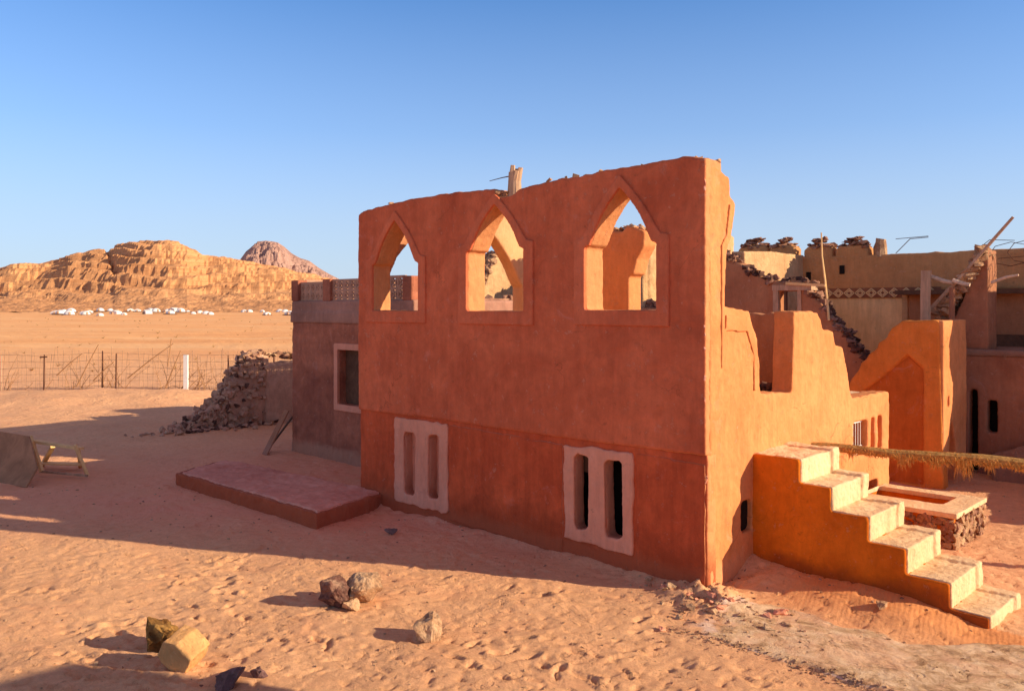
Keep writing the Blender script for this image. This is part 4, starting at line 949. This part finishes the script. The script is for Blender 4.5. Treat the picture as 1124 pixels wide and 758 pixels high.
# D: broken pier and low dark house behind
dd_ = thing('broken_pier_house', 'dusty rose house with a tall broken pier, in deep shade at the right edge', 'house', (.5, 13, 0))
bm = bmesh.new(); prism(bm, [[(-.6, 2.5), (.28, 2.5), (.28, 5.42), (.05, 5.45)]+crumble([(.0, 5.3), (-.1, 4.75), (-.25, 4.35), (-.4, 4.0), (-.5, 3.7), (-.6, 3.4)], .12, .08, 9)], 'y', 12.4, 13.15)
pier = weather(obj('pier', bm, MT['purple'], dd_), .04, .04, .4, .02)
bm = bmesh.new(); stones_along(bm, [(.15, 12.3, 5.42), (.02, 12.25, 5.1), (-.2, 12.25, 4.7), (-.45, 12.25, 4.35), (-.75, 12.3, 3.9)], (0, .6), .11, .27, 210, (0, 1), .7, 24, .12)
stones_along(bm, [(-.7, 12.5, 4.3), (-1.0, 12.6, 3.7), (-.8, 12.6, 3.6)], (.2, .5), .12, .26, 60, (0, 1), .6, 25, .2)
obj('broken_stones', bm, [MT['rubble_pale'], MT['rubble_pale']], pier)
bm = bmesh.new()
prism(bm, [[(-.7, -.3), (5.5, -.3), (5.5, 2.86), (-.7, 2.86)], [(-.12, -.1), (.06, -.1), (.06, 2.02), (-.12, 2.02)], rrect(.28, .5, 1.0, 1.78, .02)], 'y', 12.3, 12.6)
box(bm, 5.2, 5.5, 12.5, 16, -.3, 2.86); 
weather(obj('wall', bm, MT['purple'], dd_), .035, .04, .5, .02)
bm = bmesh.new(); box(bm, -.7, 5.6, 12.25, 15.0, 2.84, 3.0); weather(obj('roof_slab', bm, MT['grey'], dd_), .04, .03, .5)
bm = bmesh.new(); box(bm, -.2, .7, 12.75, 12.8, -.1, 2.2); obj('interior_shade_panel', bm, MT['black'], dd_)  # black sheet stands in for the unlit room behind door and window
bm = bmesh.new(); prism(bm, [[(.55, -.2), (3.2, -.2), (3.2, 1.35), (1.6, 1.05), (.9, .7), (.55, .6)]], 'y', 11.6, 12.0); weather(obj('cement_buttress', bm, MT['grey'], dd_), .035, .06, .5, .03)
# background reddish stone wall
rb = thing('red_stone_wall', 'reddish layered stone wall with timber strips behind the broken pier', 'wall', (3, 17, 0))
bm = bmesh.new(); prism(bm, [[(-.8, -.3), (9, -.3)]+crumble([(9, 5.3), (5, 5.2), (2, 5.35), (-.8, 5.25)], .3, .1, 3)], 'y', 17.0, 17.5)
weather(obj('wall', bm, MT['brown'], rb), .05, .06, .4, .03)
bm = bmesh.new(); rs = random.Random(91)
for k in range(420):
    s = rs.uniform(.12, .3); hull_rock(bm, (rs.uniform(-.8, 6), 17.0, rs.uniform(3.0, 5.3)), (s*1.3, .08, s*.45), 10, rs.choice((0, 0, 1)), 0, rs)
obj('stonework', bm, [MT['rubble'], MT['brown']], rb)
bm = bmesh.new(); box(bm, -.8, 6, 16.84, 16.95, 4.15, 4.28); box(bm, -.8, 6, 16.84, 16.95, 3.1, 3.2); obj('timber_strip', bm, MT['wood'], rb)
# loose timbers
def timber(name, pts, r0, r1, mat, lab, cat='pole', wob=.15):
    bm = bmesh.new(); tube(bm, pts, r0, r1, 8, wob=wob); tag(obj(name, bm, MT[mat], loc=pts[0]), lab, cat)
timber('leaning_pole', [(-1.05, 12.2, 3.9), (-.2, 12.2, 4.85), (.45, 12.2, 5.65), (.86, 12.2, 6.15)], .05, .032, 'wood', 'long weathered pole leaning up to the right over the broken pier')
timber('wooden_post', [(-1.0, 11.9, 3.3), (-1.0, 11.9, 4.2), (-.98, 11.9, 4.93)], .14, .11, 'wood', 'thick splintered upright wooden post beside the leaning pole', 'post', .25)
timber('broken_branch', [(-.95, 12.1, 4.78), (-.6, 12.05, 4.66), (-.42, 12.05, 4.62)], .06, .045, 'bleached', 'short whitish branch fixed to the upright post', 'branch')
timber('broken_branch', [(-.40, 12.0, 4.68), (-.2, 12.0, 4.60), (-.02, 12.0, 4.56)], .05, .045, 'bleached', 'short whitish branch in the middle, under the stones of the pier', 'branch')
timber('broken_branch', [(.36, 12.35, 4.62), (.7, 12.3, 4.74), (.95, 12.3, 4.78)], .04, .025, 'bleached', 'whitish branch sticking out right of the broken pier', 'branch')
timber('house_post', [(-.42, 11.95, 3.0), (-.40, 11.95, 4.5)], .07, .06, 'purple', 'slim rose post under the broken stones left of the pier', 'post')
wr = bmesh.new()
def arcw(pts, r=.010): tube(wr, pts, r, r, 4)
rs = random.Random(44)
for k in range(9):
    cx = .5+k*.42; arcw([(cx+.5*math.cos(a/8*math.pi*2), 13.5, 5.35+.30*math.sin(a/8*math.pi*2)+.05*k) for a in range(9)])
arcw([(.2, 13.5, 5.25), (5, 13.5, 5.5)]); arcw([(-2.9, 15.2, 5.6), (-2.5, 15.2, 6.0), (-2.0, 15.2, 6.02)], .012); arcw([(-2.9, 15.2, 6.02), (-2.0, 15.2, 6.05)], .012); arcw([(-.7, 15.1, 5.6), (-.4, 15.1, 5.85), (.2, 15.1, 5.8)], .012)
tag(obj('wire_coil', wr, MT['iron'], loc=(1, 13.5, 5.3)), 'thin coiled wire against the sky above the shaded right-hand walls', 'wire')

# ------------------------------------------------------------------ neighbouring buildings outside the frame (they shade the yard)
nb = thing('neighbour_house', 'plain orange plastered house to the right of the viewpoint', 'house', (9.5, -2.6, 0))
bm = bmesh.new(); box(bm, 7.3, 12, -5.4, -.92, -.3, 4.95); weather(obj('wall', bm, MT['terra_side'], nb), .08, .05, .5)
nk = thing('courtyard_house', 'rose plastered house closing the courtyard on the right', 'house', (5.5, 15, 0))
bm = bmesh.new(); prism(bm, [[(12.55, -.3), (19, -.3), (19, 5.9), (12.75, 5.9), (12.6, 5.5), (12.35, 5.1), (12.4, 4.6), (12.62, 4.2), (12.6, 3.7), (12.3, 3.0), (12.1, 2.2)]], 'x', 3.6, 4.5); prism(bm, [[(8.0, -.3), (12.6, -.3), (12.6, 3.0), (12.0, 1.8), (11.4, 1.1), (8.0, .75)]], 'x', 3.3, 3.65)
weather(obj('wall', bm, MT['purple'], nk), .08, .05, .5)

# ------------------------------------------------------------------ world, sun, camera
w = bpy.data.worlds.new('World'); bpy.context.scene.world = w; w.use_nodes = True; t = w.node_tree
bg = t.nodes['Background']; sk = t.nodes.new('ShaderNodeTexSky'); sk.sky_type = 'NISHITA'; sk.sun_disc = False
sk.sun_elevation = SUN_EL; sk.sun_rotation = rad(90)-SUN_AZ; sk.altitude = 900; sk.air_density = 1.0; sk.dust_density = .4; sk.ozone_density = 2.5
tc_ = t.nodes.new('ShaderNodeTexCoord'); sx_ = t.nodes.new('ShaderNodeSeparateXYZ'); t.links.new(tc_.outputs['Generated'], sx_.inputs[0])
blue = mix(t, 1.0, sk.outputs[0], (.64, 1.0, 1.36), 'MULTIPLY')
hz = ramp(t, sx_.outputs[2], [(0.0, g(.90)), (.10, g(.66)), (.20, g(.30)), (.34, g(.05)), (.5, g(0))])
sm_ = nd(t, 'ShaderNodeMix'); sm_.data_type = 'RGBA'; t.links.new(hz, sm_.inputs[0]); t.links.new(blue, sm_.inputs[6]); sm_.inputs[7].default_value = (4.0, 4.5, 5.4, 1)
warm_fill = ramp(t, sx_.outputs[2], [(.42, g(0)), (.62, g(1))])
sky_ = mix(t, warm_fill, sm_.outputs[2], (1.65, 1.08, 1.45))  # warm overhead tint, added out of view to redden the shade
t.links.new(sky_, bg.inputs[0]); bg.inputs[1].default_value = .15
S = bpy.data.lights.new('sun', 'SUN'); S.energy = 6.7; S.angle = rad(.5); S.color = (1, .80, .56)
so = bpy.data.objects.new('sun', S); C.objects.link(so)
dirv = Vector((math.cos(SUN_AZ)*math.cos(SUN_EL), math.sin(SUN_AZ)*math.cos(SUN_EL), math.sin(SUN_EL)))
so.rotation_euler = dirv.to_track_quat('Z', 'Y').to_euler(); so.location = (20, 10, 20)
cd = bpy.data.cameras.new('camera'); co = bpy.data.objects.new('camera', cd); C.objects.link(co); bpy.context.scene.camera = co
co.location = CAM; co.rotation_euler = (rad(90), 0, math.atan2(-FX, FY)); cd.sensor_width = 36; cd.lens = 36*930/1124
cd.shift_y = -41/1124; cd.clip_end = 20000; cd.clip_start = .1
sc = bpy.context.scene; sc.view_settings.view_transform = 'Standard'; sc.view_settings.look = 'None'; sc.view_settings.exposure = 0
sc.render.engine = 'CYCLES'; sc.cycles.max_bounces = 8; sc.cycles.diffuse_bounces = 5
